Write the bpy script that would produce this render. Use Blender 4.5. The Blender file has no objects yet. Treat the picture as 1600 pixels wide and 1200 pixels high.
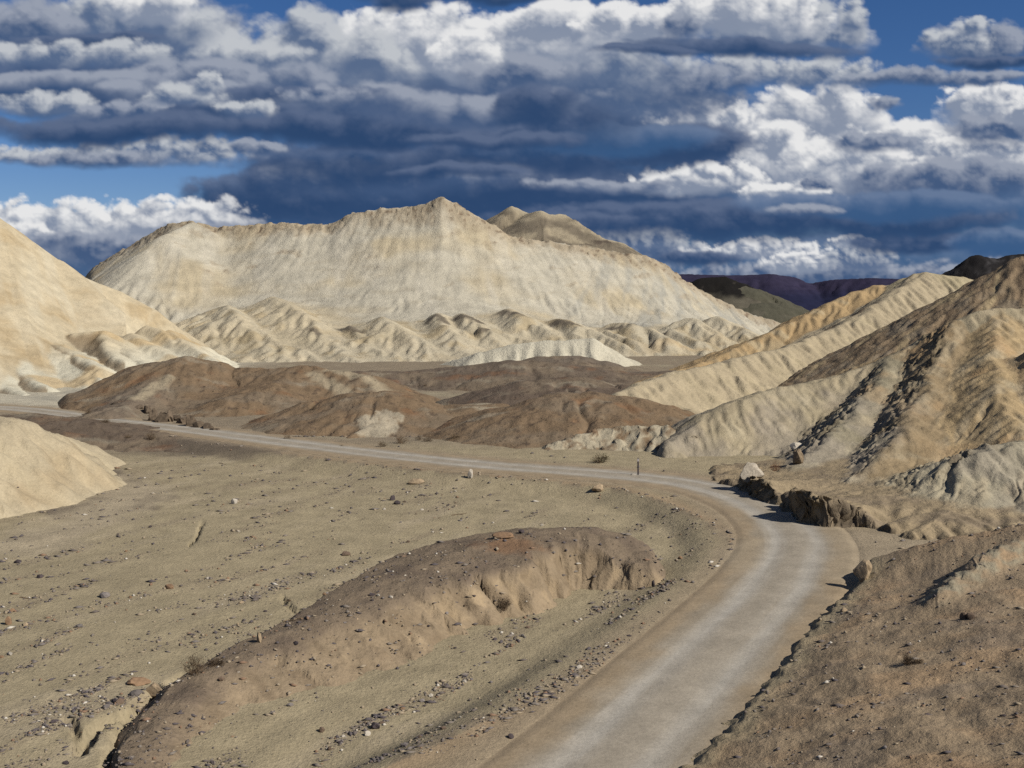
# Desert badlands with a gravel road under broken cumulus: everything is generated here, no files are read.
import bpy, math, random
import numpy as np
LOD=1
sc=bpy.context.scene
# ---------------------------------------------------------------- camera
cam=bpy.data.objects.new('camera',bpy.data.cameras.new('camera')); sc.collection.objects.link(cam); sc.camera=cam
cam.location=(0,0,16); cam.rotation_euler=(math.radians(90),0,0)
cam.data.sensor_width=36; cam.data.lens=36*1700/1600; cam.data.shift_y=-130/1600; cam.data.clip_start=.5; cam.data.clip_end=90000
# ---------------------------------------------------------------- light
SUN_AZ=math.radians(119); SUN_EL=math.radians(37)      # azimuth from +Y (view direction) towards +X
EV=.75
world=bpy.data.worlds.new('World'); sc.world=world; world.use_nodes=True
wt=world.node_tree; wt.nodes.clear()
sky_t=wt.nodes.new('ShaderNodeTexSky'); sky_t.sky_type='NISHITA'; sky_t.sun_disc=False; sky_t.sun_elevation=SUN_EL; sky_t.sun_rotation=SUN_AZ
sky_t.altitude=1500; sky_t.air_density=1.; sky_t.dust_density=.1; sky_t.ozone_density=3.
hs=wt.nodes.new('ShaderNodeHueSaturation'); hs.inputs['Saturation'].default_value=1.22; hs.inputs['Value'].default_value=.80
bg=wt.nodes.new('ShaderNodeBackground'); bg.inputs['Strength'].default_value=.05
wo=wt.nodes.new('ShaderNodeOutputWorld')
tn=wt.nodes.new('ShaderNodeMix'); tn.data_type='RGBA'; tn.blend_type='MULTIPLY'; tn.inputs[0].default_value=1.; tn.inputs[7].default_value=(.80,.82,1.,1)
wt.links.new(sky_t.outputs[0],hs.inputs['Color']); wt.links.new(hs.outputs[0],tn.inputs[6]); wt.links.new(tn.outputs[2],bg.inputs['Color']); wt.links.new(bg.outputs[0],wo.inputs['Surface'])
sun=bpy.data.objects.new('sun',bpy.data.lights.new('sun','SUN')); sc.collection.objects.link(sun)
sun.data.energy=4.6; sun.data.angle=math.radians(.5); sun.data.color=(1.,.95,.87)
from mathutils import Vector
SUN_DIR=Vector((math.sin(SUN_AZ)*math.cos(SUN_EL),math.cos(SUN_AZ)*math.cos(SUN_EL),math.sin(SUN_EL)))
sun.rotation_euler=SUN_DIR.to_track_quat('Z','Y').to_euler()
sc.view_settings.view_transform='Standard'; sc.view_settings.look='None'; sc.view_settings.exposure=EV; sc.view_settings.gamma=1; sc.view_settings.use_curve_mapping=False
sc.cycles.use_denoising=False; sc.cycles.max_bounces=5; sc.cycles.diffuse_bounces=3; sc.cycles.transparent_max_bounces=8
# ---------------------------------------------------------------- noise and clouds
F=np.float32
# ---------- noise -----------
def _hash(ix,iy,seed):
    h=(ix.astype(np.uint32)*np.uint32(374761393)+iy.astype(np.uint32)*np.uint32(668265263)+np.uint32((seed*362437+12345)&0xffffffff))
    h=(h^(h>>np.uint32(13)))*np.uint32(1274126177)
    return h^(h>>np.uint32(16))
_ang=np.arange(256)*(2*np.pi/256)
_GX=np.cos(_ang).astype(F); _GY=np.sin(_ang).astype(F)
def perlin(x,y,seed=0):
    x=np.asarray(x,F); y=np.asarray(y,F)
    fx=np.floor(x); fy=np.floor(y); ix=fx.astype(np.int32); iy=fy.astype(np.int32)
    dx=x-fx; dy=y-fy
    u=dx*dx*dx*(dx*(dx*6-15)+10); v=dy*dy*dy*(dy*(dy*6-15)+10)
    def g(ox,oy):
        h=_hash(ix+ox,iy+oy,seed)&np.uint32(255)
        return _GX[h]*(dx-ox)+_GY[h]*(dy-oy)
    a=g(0,0); b=g(1,0); c=g(0,1); d=g(1,1)
    a=a+(b-a)*u; c=c+(d-c)*u
    return (a+(c-a)*v)*F(1.5)
def fbm(x,y,oct=4,seed=0,gain=.5,lac=2.03,kind='n'):
    s=0; a=1.; t=0
    for i in range(oct):
        n=perlin(x,y,seed+i*17)
        if kind=='b': n=np.abs(n)*2-.55
        elif kind=='r': n=1-2*np.abs(n)
        s=s+n*F(a); t+=a; a*=gain; x=x*F(lac)+F(13.7); y=y*F(lac)+F(7.3)
    return s/F(t)
def sst(a,b,x):
    t=np.clip((x-a)/(b-a),0,1); return t*t*(3-2*t)
# --------- clouds ------------
def shift(A,dx,dy):
    h,w=A.shape
    yy=np.clip(np.arange(h)+dy,0,h-1); xx=np.clip(np.arange(w)+dx,0,w-1)
    return A[yy][:,xx]
# cx,cy(base line-ish),rx,ry_up,ry_down, kind, freq, seed
W=dict(lit=(.80,.80,.80),sh=(.23,.275,.37),soft=.42,amp=.66,k=1.6,rel=1.2)
G=dict(lit=(.52,.545,.58),sh=(.095,.145,.255),soft=.60,amp=.70,k=1.5,rel=1.15)
D=dict(lit=(.105,.145,.245),sh=(.026,.062,.150),soft=.85,amp=.66,k=1.5,rel=.8,g=1.45,ss=.8)
M=dict(lit=(.31,.345,.425),sh=(.055,.100,.205),soft=.62,amp=.66,k=1.6,rel=1.0)
H=dict(lit=(.135,.195,.32),sh=(.040,.100,.225),soft=.62,amp=.50,k=1.4,rel=.5,g=1.4,ss=.7)
CL=[
 # low veil near the horizon
 (1300,410,420,44,40,'H',1.2,101),(700,330,420,90,90,'H',.9,102),(1480,330,260,70,60,'H',.9,103),(1000,330,320,60,70,'H',1.0,104),
 (500,340,260,70,90,'H',1.0,105),(150,400,260,60,90,'H',1.1,106),
 (90,140,340,70,62,'D',.8,140),(400,150,330,80,80,'D',.8,141),(760,150,340,80,70,'D',.7,142),(1010,190,220,60,70,'M',1.0,143),(1390,265,300,60,80,'H',.9,144),(1180,250,160,70,70,'M',1.1,145),(420,300,160,40,50,'D',1.0,146),
 # far low clouds
 (1330,430,340,30,25,'M',1.9,1),(960,395,140,45,30,'M',1.9,41),
 (1185,392,110,22,14,'W',2.4,2),(1000,382,110,30,18,'G',2.2,3),(1245,412,66,26,18,'W',2.6,4),(1345,402,66,30,36,'G',2.4,5),
 (1095,402,80,14,14,'D',2.4,6),(1335,378,45,13,9,'W',2.8,7),
 (1430,382,120,20,16,'D',1.8,8),(1560,380,90,22,30,'H',1.8,108),
 (130,350,260,48,70,'W',1.3,9),(285,345,140,48,50,'W',1.4,10),(20,375,110,40,50,'W',1.5,44),
 (170,398,120,38,50,'M',1.4,11),(360,365,110,28,50,'M',1.4,12),(90,372,50,18,30,'M',1.8,109),
 # big dark mass behind the main mountain
 (640,300,330,60,90,'D',.8,13),(880,290,360,56,80,'D',.8,14),(1080,345,340,34,40,'D',1.0,15),(1330,352,330,36,30,'D',1.0,16),
 (620,275,230,40,46,'M',1.1,110),(560,262,220,50,38,'D',.8,111),
 (60,246,130,20,12,'G',1.8,18),(250,244,160,30,18,'G',1.6,19),(150,250,130,18,14,'M',1.8,112),
 # right white towers
 (1270,215,130,80,110,'W',1.0,20),(1100,192,90,40,50,'W',1.7,21),(1290,172,110,46,60,'W',1.1,22),(1440,228,140,50,60,'W',1.1,23),
 (1220,262,100,70,60,'W',1.1,113),(1340,268,140,60,50,'W',1.1,114),
 (1085,292,120,40,22,'W',1.6,24),(1240,318,90,36,22,'W',1.8,25),(1535,165,80,46,50,'W',1.5,26),(1530,250,90,46,50,'W',1.7,27),
 (1365,222,80,24,18,'M',2.0,28),(1275,288,34,18,11,'M',2.6,29),(1400,290,110,34,40,'M',1.4,30),(1500,290,150,50,50,'M',1.2,115),(1385,160,36,16,12,'M',2.2,31),
 (1380,325,240,30,26,'H',1.1,116),(1255,335,60,18,14,'M',1.6,45),
 (1555,205,80,40,34,'M',1.5,32),(1598,180,36,34,26,'W',1.7,46),
 # middle dark
 (860,240,300,50,40,'D',.9,33),(1080,232,110,46,36,'D',1.1,117),(960,215,180,26,30,'H',1.0,118),
 (700,180,420,50,60,'D',.7,34),(430,195,320,50,50,'D',.8,35),(180,205,230,26,34,'D',.9,119),(620,205,300,36,30,'D',.8,120),
 (1010,150,120,46,50,'G',1.4,36),(940,135,160,40,50,'M',1.1,121),(1240,118,180,36,24,'G',1.3,37),(1090,130,120,34,60,'M',1.2,47),(1470,122,170,18,14,'M',1.6,48),
 # upper white/grey banks: big heaps
 (150,70,260,110,60,'M',.75,170),(430,118,240,86,62,'G',.7,171),(690,100,230,80,70,'G',.75,172),(930,110,180,70,60,'G',.8,173),
 (640,62,150,60,60,'W',.85,38),(850,62,140,60,56,'W',.85,39),(560,100,110,60,50,'G',.9,122),(735,92,70,46,40,'W',1.0,124),(810,118,110,44,40,'M',.9,123),
 (640,160,300,30,34,'M',.7,125),
 (490,78,76,72,56,'G',.8,50),(385,92,110,40,50,'G',.85,51),(330,130,190,44,50,'M',.8,126),
 (220,40,160,66,50,'G',.8,52),(235,14,80,40,34,'W',1.0,53),(50,40,100,50,40,'M',.9,127),(130,60,150,10,14,'D',1.1,54),(50,84,100,26,22,'G',1.1,55),(180,84,90,26,22,'G',1.1,56),
 (90,126,200,26,36,'M',.7,57),(280,145,160,26,30,'M',.7,58),(470,150,150,20,24,'D',.9,128),
 (70,172,110,28,18,'G',1.1,59),(190,180,90,22,16,'M',1.3,129),(290,160,80,34,18,'G',1.2,60),(385,178,60,24,16,'G',1.4,61),(325,140,30,34,20,'G',1.4,62),
 (170,208,240,20,28,'D',.8,63),
 (505,158,80,30,18,'M',1.1,150),(400,236,60,16,12,'M',1.6,153),(830,165,70,36,30,'D',1.0,155),(780,212,160,16,20,'D',.9,156),(940,290,130,16,16,'M',1.2,157),(720,270,130,16,16,'D',1.0,158),(880,348,130,14,14,'D',1.1,159),
 # overhead dark shelf and right top cloud
 (700,-20,170,40,36,'D',1.0,64),(640,0,60,24,26,'D',1.2,65),(800,-10,120,20,18,'D',1.2,131),
 (1200,60,170,85,40,'G',1.0,66),(1160,30,150,60,40,'W',1.0,67),(985,55,96,56,34,'W',1.2,68),(1150,78,210,16,18,'D',1.1,69),(1010,85,110,9,9,'D',1.3,70),(1330,30,30,40,40,'G',1.6,132),(1060,50,40,50,30,'M',1.4,133),
 (1540,80,115,50,30,'M',1.2,71),(1500,70,70,34,20,'G',1.5,72),(1560,96,110,12,12,'D',1.4,134),(1520,40,34,22,14,'G',1.8,135),
]
KIND=dict(W=W,G=G,D=D,M=M,H=H)
def paint(u,v,extra=()):
    """u,v: 2-D grids in picture-scale units (1700 units = 1 radian-ish)."""
    H,Wd=u.shape; step=float(u[0,1]-u[0,0])
    rgb=np.zeros((H,Wd,3),F); al=np.zeros((H,Wd),F)
    wx=fbm(u/170,v/110,5,901)*34; wy=fbm(u/210,v/130,5,951)*30
    fine=fbm(u/22,v/15,4,977)
    for (cx,cy,rx,ru,rd,kd,fq,sd) in list(CL)+list(extra):
        K=KIND[kd]
        m=1.75
        c0=np.searchsorted(u[0],cx-rx*m-40); c1=np.searchsorted(u[0],cx+rx*m+40)
        r0=np.searchsorted(v[:,0],cy-ru*m-40); r1=np.searchsorted(v[:,0],cy+rd*m+40)
        if c1-c0<3 or r1-r0<3: continue
        s=(slice(r0,r1),slice(c0,c1))
        U=u[s]+wx[s]*.9/fq; V=v[s]+wy[s]*.95/fq
        x=(U-cx)/rx; y=(V-cy); y=np.where(y<0,y/ru,y/rd)
        r2=np.abs(x)**2.2+np.abs(y)**2.0
        n=fbm(u[s]/(84/fq)+sd*3.1,v[s]/(66/fq)+sd*1.7,6,sd*7,.52,2.1,'b')
        n2=fbm(u[s]/(70/fq)+sd*3.1,v[s]/(46/fq),5,sd*7+3)
        up=sst(.5,-.4,(V-cy)/rd)          # crisp billows above, smooth below
        d=(1-r2)*K.get('g',.95)+K['amp']*(n*1.1*up+n2*.6)+.06
        d=d+.16*fine[s]
        soft=K['soft']*(1+K.get('ss',1.0)*(1-up))
        a=sst(0,soft,d)
        T=np.clip(d+.25*n,0,1.4)
        tau=0
        q=max(1,int(round(7/fq/step)))
        for i in range(1,7): tau=tau+shift(T,int(round(i*q*.75)),-int(round(i*q*.8)))
        L=np.exp(-tau*F(.30*K['k']))
        rl=sum(n-shift(n,int(round(q*j*.8)),-int(round(q*j*.8))) for j in (1,2,3))/3
        L=np.clip(.85*L+.55*sst(.75,-.95,y)+K['rel']*rl*(.35+.65*up)-.16+.25*n2,0,1)[...,None]
        col=np.array(K['sh'],F)*(1-L)+np.array(K['lit'],F)*L
        am=(a*(.97 if kd in 'WGM' else .93))
        rgb[s]=rgb[s]*(1-am[...,None])+col*am[...,None]
        al[s]=al[s]*(1-am)+am
    return rgb,al
# ---------------------------------------------------------------- rain: many droplets at once wear rills into a height field
def bil(A,x,y):
    ix=np.clip(x.astype(np.int32),0,A.shape[1]-2); iy=np.clip(y.astype(np.int32),0,A.shape[0]-2); fx=x-ix; fy=y-iy
    return A[iy,ix]*(1-fx)*(1-fy)+A[iy,ix+1]*fx*(1-fy)+A[iy+1,ix]*(1-fx)*fy+A[iy+1,ix+1]*fx*fy
def blur(A,n=1):
    for _ in range(n):
        B=np.pad(A,1,mode='edge'); A=(B[:-2,1:-1]+B[2:,1:-1]+B[1:-1,:-2]+B[1:-1,2:]+4*A)/8
    return A
def rain(Z,cell,batches,n,steps,seed,er=.22,cap=3.,dep=.2,inertia=.15):
    Z=(Z/cell).astype(F); h,w=Z.shape; r=np.random.RandomState(seed); Z0=Z.copy()
    for b in range(batches):
        x=r.uniform(1,w-2,n).astype(F); y=r.uniform(1,h-2,n).astype(F); dx=np.zeros(n,F); dy=np.zeros(n,F); sp=np.ones(n,F); wa=np.ones(n,F); sd=np.zeros(n,F); live=np.ones(n,bool)
        I=[];Wt=[]
        for s in range(steps):
            ix=x.astype(np.int32); iy=y.astype(np.int32); fx=x-ix; fy=y-iy
            a=Z[iy,ix]; bb=Z[iy,ix+1]; c=Z[iy+1,ix]; d=Z[iy+1,ix+1]
            gx=(bb-a)*(1-fy)+(d-c)*fy; gy=(c-a)*(1-fx)+(d-bb)*fx; h0=a*(1-fx)*(1-fy)+bb*fx*(1-fy)+c*(1-fx)*fy+d*fx*fy
            dx=dx*inertia-gx*(1-inertia); dy=dy*inertia-gy*(1-inertia); l=np.hypot(dx,dy)+1e-6; dx/=l; dy/=l
            nx=x+dx; ny=y+dy; ok=(nx>1)&(nx<w-2)&(ny>1)&(ny<h-2)&live
            nx=np.where(ok,nx,x); ny=np.where(ok,ny,y); h1=bil(Z,nx,ny); dh=h1-h0
            C=np.maximum(-dh,.01)*sp*wa*cap
            up=dh>0
            ds=np.where(up,np.minimum(dh,sd),np.where(sd>C,(sd-C)*dep,-np.minimum((C-sd)*er,np.maximum(-dh,0)+0.)))
            ds=np.where(ok,ds,0)
            sd=sd-ds
            for oy,ox,wt in ((0,0,(1-fx)*(1-fy)),(0,1,fx*(1-fy)),(1,0,(1-fx)*fy),(1,1,fx*fy)):
                I.append((iy+oy)*w+ix+ox); Wt.append(ds*wt)
            sp=np.sqrt(np.maximum(sp*sp-dh*2.,.05)).clip(0,6); wa*=.985; x,y=nx,ny; live=ok
        acc=np.bincount(np.concatenate(I),weights=np.concatenate(Wt),minlength=h*w).reshape(h,w).astype(F); Z=Z+blur(np.clip(acc,-.12,.12),1)
    return (Z-Z0)*cell
WORN={}
def wear(fn,x0,x1,y0,y1,cell,batches,n,steps,seed,amt=1.,**k):
    xs=np.arange(x0,x1,cell,dtype=F); ys=np.arange(y0,y1,cell,dtype=F); X,Y=np.meshgrid(xs,ys); h=np.maximum(fn(X,Y)[0],-3.)
    d=rain(h,cell,batches,n,steps,seed,**k); e=np.minimum(np.minimum(X-x0,x1-X),np.minimum(Y-y0,y1-Y))
    WORN[fn]=(x0,y0,cell,blur(d*sst(0,6*cell,e),1)*(amt(X,Y,h) if callable(amt) else amt))
def worn(fn,X,Y):
    """height and colour of a hill after the rain"""
    r=fn(X,Y)
    if fn not in WORN: return r
    x0,y0,cell,A=WORN[fn]; gx=(X-x0)/cell; gy=(Y-y0)/cell
    ins=(gx>0)&(gx<A.shape[1]-1)&(gy>0)&(gy<A.shape[0]-1)
    d=np.where(ins,bil(A,np.where(ins,gx,0),np.where(ins,gy,0)),0).astype(F)
    c=r[1]
    return (r[0]+d,c)+tuple(r[2:])
# ---------------------------------------------------------------- terrain
HC=16.0; FP=1700.0; HZ=470.0
def P(px,py,D): return ((px-800)/FP*D, D, HC+(HZ-py)/FP*D)
def G(px,py,z=0.): 
    D=FP*(HC-z)/(py-HZ); return ((px-800)/FP*D, D, z)
def smax(a,b,k):
    h=np.clip(.5+.5*(a-b)/k,0,1); return b+(a-b)*h+k*h*(1-h)
def polydist(X,Y,pts):
    """distance to a polyline, signed (+ left of travel), arc length at the foot point, height there"""
    best=np.full(X.shape,1e9,F); sg=np.zeros(X.shape,F); tt=np.zeros(X.shape,F); zz=np.zeros(X.shape,F); acc=0.
    for (a,b) in zip(pts[:-1],pts[1:]):
        ax,ay,az=a; bx,by,bz=b; ex,ey=bx-ax,by-ay; l2=ex*ex+ey*ey; l=l2**.5
        t=np.clip(((X-ax)*ex+(Y-ay)*ey)/l2,0,1)
        dx=X-(ax+t*ex); dy=Y-(ay+t*ey); d=np.hypot(dx,dy)
        m=d<best
        best=np.where(m,d,best); sg=np.where(m,np.sign(ex*(Y-ay)-ey*(X-ax)),sg)
        tt=np.where(m,acc+t*l,tt); zz=np.where(m,az+t*(bz-az),zz); acc+=l
    return best,sg,tt,zz
def ridge(X,Y,pts,sr=.6,sl=.6,r=2.,s2=None,L=60.,near=False):
    """height of a ridge: sr/sl = slope right/left of the travel direction; near: follow the closest crest point"""
    H=np.full(X.shape,-1e3,F); Dd=np.zeros(X.shape,F); T=np.zeros(X.shape,F); S=np.zeros(X.shape,F); B=np.full(X.shape,1e9,F); acc=0.
    for (a,b) in zip(pts[:-1],pts[1:]):
        ax,ay,az=a; bx,by,bz=b; ex,ey=bx-ax,by-ay; l2=ex*ex+ey*ey; l=l2**.5
        t=np.clip(((X-ax)*ex+(Y-ay)*ey)/l2,0,1)
        d=np.hypot(X-(ax+t*ex),Y-(ay+t*ey)); side=(ex*(Y-ay)-ey*(X-ax))/l/np.maximum(d,.05)
        w=.5+.5*np.clip(side,-1,1); s=sr+(sl-sr)*w
        dd=np.sqrt(d*d+r*r)-r
        drop=s*dd if s2 is None else s2*dd+(s-s2)*L*(1-np.exp(-dd/L))
        h=az+t*(bz-az)-drop
        if near: m=d<B; B=np.where(m,d,B)
        else: m=h>H
        H=np.where(m,h,H); Dd=np.where(m,d,Dd); T=np.where(m,acc+t*l,T); S=np.where(m,np.sign(side),S); acc+=l
    return H,Dd,T,S
def carve(T,D,lam,seed,k=2.2,warp=.5,stretch=7.):
    n=perlin(T/lam+warp*perlin(T/lam*.7,D/(lam*2.),seed+5),D/(lam*stretch)+seed,seed)
    return (1-np.clip(np.abs(n)*k,0,1))**2
def mixc(c,col,m): 
    m=np.clip(m,0,1)[...,None]; return c*(1-m)+np.array(col,F)*m
def base(X,col): 
    return np.broadcast_to(np.array(col,F),X.shape+(3,)).copy()

# palette: linear albedo
PALE=(.300,.274,.214); CREAM=(.305,.256,.172); WHITE=(.335,.308,.238); OCHRE=(.245,.174,.092); TAN=(.245,.203,.135)
SAND=(.210,.174,.110); GRAVEL=(.110,.086,.062); BROWN=(.120,.084,.051); RUST=(.13,.062,.028); ROADG=(.245,.225,.190); PINK=(.185,.128,.075)
GREY=(.19,.178,.145); OLIVE=(.17,.145,.085); DARK=(.03,.024,.02)

ROAD=[G(700,1420),G(945,1200),G(1040,1100),G(1135,1000),G(1212,920),G(1240,875),G(1246,850),G(1235,825),G(1205,800),G(1165,780),G(1110,762),G(1050,751),G(985,744),G(900,737),G(815,731),G(740,725),G(650,716),G(520,701),G(420,688),G(320,675),G(240,665),G(180,659),G(120,650),G(60,641),G(-40,635)]
def smooth_poly(p,n=3):
    for _ in range(n):
        q=[p[0]]
        for a,b in zip(p[:-1],p[1:]):
            q.append(tuple(.75*a[i]+.25*b[i] for i in range(3))); q.append(tuple(.25*a[i]+.75*b[i] for i in range(3)))
        q.append(p[-1]); p=q
    return p
ROADS=smooth_poly(ROAD,2)
BERM=[G(x,y) for x,y in [(100,662),(250,680),(400,703),(550,722),(700,739),(850,751),(960,763),(1040,786),(1105,815),(1145,845),(1158,875),(1135,907),(1080,950),(1000,1002),(900,1058),(800,1108),(700,1158),(580,1215),(300,1360)]]
BANKR=[G(x,y) for x,y in [(880,1420),(1040,1215),(1110,1160),(1160,1100),(1210,1040),(1265,975),(1305,938),(1335,915),(1352,893),(1400,868),(1450,858),(1520,852),(1600,846),(1750,840)]]
BANKF=[G(x,y) for x,y in [(1085,744),(1125,757),(1160,768),(1190,782),(1212,790),(1232,800),(1250,818),(1290,825),(1340,824),(1375,828),(1420,846),(1520,850),(1700,845)]]
def flow(X,Y): return X*.46+Y*.89, X*.89-Y*.46
def ground(X,Y,full=False):
    X=np.asarray(X,F); Y=np.asarray(Y,F)
    z=.22*fbm(X/14,Y/14,3,11)+1.2*sst(165,250,Y)-62*sst(450,3000,Y)
    # wash west of the berm
    b,bs,bt,_=polydist(X,Y,BERM); side=-bs                        # + on the wash side
    a_,b_=flow(X+1.2*fbm(X/9,Y/9,3,5),Y)
    wash=sst(.2,3.2,b)*(side>0)
    st=fbm(a_/16,b_/2.6,4,21)
    z=z-wash*(.75-.09*st)*(1-.6*sst(110,150,Y))
    # incised rill at the near left
    for pl,dep,wd in (([(300,1062),(262,1085),(238,1112),(215,1160),(205,1215)],1.0,1.0),([(262,1085),(200,1108),(150,1130),(125,1165)],.4,.3),([(105,1120),(120,1140),(130,1168)],.3,.2),([(440,930),(452,942),(470,955)],.22,.14),([(315,815),(309,835),(298,850)],.25,.14)):
        d,_,_,_=polydist(X+.3*fbm(X*1.2,Y*1.2,3,9),Y+.3*fbm(X*1.2+9,Y*1.2,3,9),[G(x,y,-.6) for x,y in pl]); z=z-dep*(1-sst(wd*.5,wd*1.3,d))
    bermh=(.22+.2*fbm(X/3,Y/3,3,8))*np.exp(-(b/ .55)**2)
    z=z+bermh*sst(120,90,Y)
    # flattened road bed
    r,rs,rt,_=polydist(X,Y,ROADS)
    fl=sst(8.5,4.6,r)
    z=z*(1-fl)+0.0*fl-.10*sst(4.3,3.4,r)
    z=z+.02*fbm(X*1.5,Y*1.5,3,31)*(1-fl)
    if not full: return z
    c=base(X,SAND)
    sp=sst(.02,.42,fbm(a_/9,b_/1.7,5,41)+.25*fbm(X/30,Y/30,2,43))
    c=mixc(c,(.172,.138,.092),.6*sp*wash)
    c=mixc(c,(.248,.205,.138),.6*sst(.1,.5,fbm(a_/20+5,b_/3.5,4,47))*wash)
    c=mixc(c,GRAVEL,.75*np.exp(-(b/(.7+.5*fbm(X/4,Y/4,2,3)))**2)*sst(.0,.3,.3+fbm(X/2,Y/2,3,33)))
    c=mixc(c,(.205,.150,.092),.75*sst(3.,.5,b)*(side<0))
    far=sst(112,128,Y+6*fbm(X/12,Y/12,3,13))
    c=mixc(c,(.150,.120,.085),.85*far)
    c=mixc(c,(.20,.17,.115),far*sst(.12,.4,fbm(X/18,Y/9,4,55)))
    # dark gravel flats on the west side, pale flats behind them
    pd=polydist(X,Y,[G(20,655),G(150,668),G(300,690),G(420,697)])[0]
    c=mixc(c,(.078,.062,.046),.85*sst(8,3,pd+3*fbm(X/5,Y/5,3,61)))
    for pl,w in (([(130,718),(165,735),(185,745)],3.),([(140,780),(180,775),(205,760)],4.),([(40,825),(90,822),(125,812)],1.6)):
        pd=polydist(X,Y,[G(x,y) for x,y in pl])[0]; c=mixc(c,(.082,.065,.05),.95*sst(w,w*.6,pd+w*.5*fbm(X/3,Y/3,3,63)))
    pd=polydist(X,Y,[G(-60,845),G(40,835),G(110,812),G(160,785),G(205,762),G(170,738)])[0]; c=mixc(c,(.245,.203,.138),.9*sst(5.5,.8,pd+3.6*fbm(X/2.5,Y/4,4,67)))
    pf=sst(150,168,Y)*sst(-50,-72,X); c=mixc(c,WHITE,.75*pf); c=mixc(c,GREY,.6*pf*sst(0,.3,fbm(X/8,Y/3,4,65)))
    # road shoulders
    sh=sst(6.2,4.0,r+.8*fbm(X/5,Y/5,3,71)); c=mixc(c,(.185,.146,.098),.8*sh)
    bd=polydist(X,Y,[G(1265,872),G(1330,858),G(1400,851),G(1470,849)])[0]; pm=.95*sst(6.8,4.,bd+.8*fbm(X/3,Y/3,3,73)); c=mixc(c,(.202,.163,.111),pm)
    grit=np.clip(.45+.9*sp*wash+.4*far,0,1)*(1-sh*.7)*(1-.8*pm)
    return z,c,grit,None
def hill_main(X,Y):
    pts=[P(*q) for q in [(-60,560,436),(40,490,430),(130,426,420),(160,408,412),(200,385,405),(240,361,398),(270,346,393),(300,343,391),(335,353,389),(390,350,387),(430,347,386),(515,350,384),(550,332,383),(600,325,382),(650,320,381),(675,312,380),(690,304,380),(712,316,380),(745,337,381),(775,354,382),(800,369,383),(860,376,384),(930,386,390),(970,395,396),(1010,400,402),(1040,412,408),(1065,435,415),(1100,455,425),(1150,480,435),(1200,497,445),(1260,515,455)]]
    wx=X+2.5*fbm(X/22,Y/22,3,101); wy=Y+2.5*fbm(X/22+9,Y/22,3,102)
    pb=smooth_poly([P(*q) for q in [(-60,555,436),(130,428,420),(260,356,397),(500,350,385),(690,336,382),(800,362,384),(970,395,396),(1065,437,415),(1150,480,435),(1260,515,455)]],4); pb=[pb[0]]+pb[1:-1:3]+[pb[-1]]
    h,d,t,s=ridge(X,wy,pb,.75,.6,1.2,.2,70.,True)
    pu=np.array([p[0]/p[1]*FP+800 for p in pts]); bu=np.array([p[0]/p[1]*FP+800 for p in pb])
    dz=np.array([p[2] for p in pts])-np.interp(pu,bu,[p[2] for p in pb])
    h=h+np.interp(X/Y*FP+800,pu,dz).astype(F)*np.exp(-d/11.)
    u=X/Y*FP+800
    # cliffy cap just below the crest
    cap=np.maximum(sst(10,2,d+5*fbm(X/7,Y/7,3,103)),.55*sst(.30,.45,fbm(X/13,h/5,4,120))*sst(60,30,d))*(s<0)
    h=h+cap*(1.1*fbm(X/3,Y/3,4,104)-.1)+.9*fbm(X/4,Y*0+3,4,105)*np.exp(-d/1.5)
    # faint chutes on the talus
    ch=carve((X-.25*d)/1.+d*.55*sst(850,1000,u),d,9.,106,2.0,.5,14)
    amp=sst(8,40,d)*(.12+.45*sst(840,960,u)+.15*sst(420,300,u)); h=h-amp*ch
    h=h-.16*sst(6,40,d)*(fbm(X/9,d/50,4,107)+.4)-.5*fbm(X/30,Y/30,3,109)
    spur=[P(*q) for q in [(300,346,388),(262,364,376),(235,386,366),(205,413,358),(176,440,350),(150,470,343)]]
    h2,d2,t2,s2=ridge(X,wy,spur,.75,.55,2.); h=smax(h,h2-.3,1.5)
    h=h+3.0*sst(42,74,d)*sst(138,112,d)*(s<0)*sst(-150,-110,X)
    # badland noses along the foot
    def Dn(px,py): return float(np.interp(py,[430,480,520,550,575,600],[334,305,285,268,254,242])+np.interp(px,[0,300,700,1000,1200],[10,0,0,20,40]))
    N=[(345,461,372,490,425,538,.62),(318,470,330,500,345,530,.6),(375,486,405,510,452,545,.62),(428,447,470,480,525,545,.5),(490,508,515,524,548,552,.75),(545,490,566,503,604,534,1.05),(573,515,605,535,655,566,.6),(602,482,620,498,650,522,.55),(632,488,655,510,690,540,.6),
       (681,474,697,500,722,540,.95),(722,474,738,492,778,524,.85),(738,488,752,505,775,530,.7),(788,462,815,482,872,520,.8),(865,476,900,498,935,508,.85),(955,488,985,500,1010,506,.7),(905,503,940,520,985,545,.6),(805,508,822,522,848,545,.6),(765,512,795,528,840,545,.55),(728,523,742,535,775,556,.55),(985,518,1020,535,1070,556,.7),(1030,505,1075,530,1130,552,.5),(1075,485,1120,515,1180,545,.45),(1120,480,1160,505,1215,530,.4),
       (450,525,475,538,505,560,.6),(395,525,425,545,470,568,.55),(340,525,372,545,410,566,.5),(500,548,525,560,555,575,.55),(545,535,575,552,612,573,.55),(610,555,640,566,675,580,.55),(640,540,668,555,700,575,.6),(665,535,690,550,725,572,.6),(455,555,478,565,505,578,.5),(300,535,335,552,375,572,.45),(260,530,290,548,330,568,.45),(350,550,380,562,420,578,.45),(690,520,712,540,745,560,.6),(860,520,890,530,925,545,.55),(940,540,985,552,1040,570,.45),(1010,545,1050,560,1100,575,.4),(1080,540,1120,556,1160,570,.4),(880,545,930,556,990,575,.4)]
    RN=np.random.RandomState(12).uniform(-.3,2.3,len(N))
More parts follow.
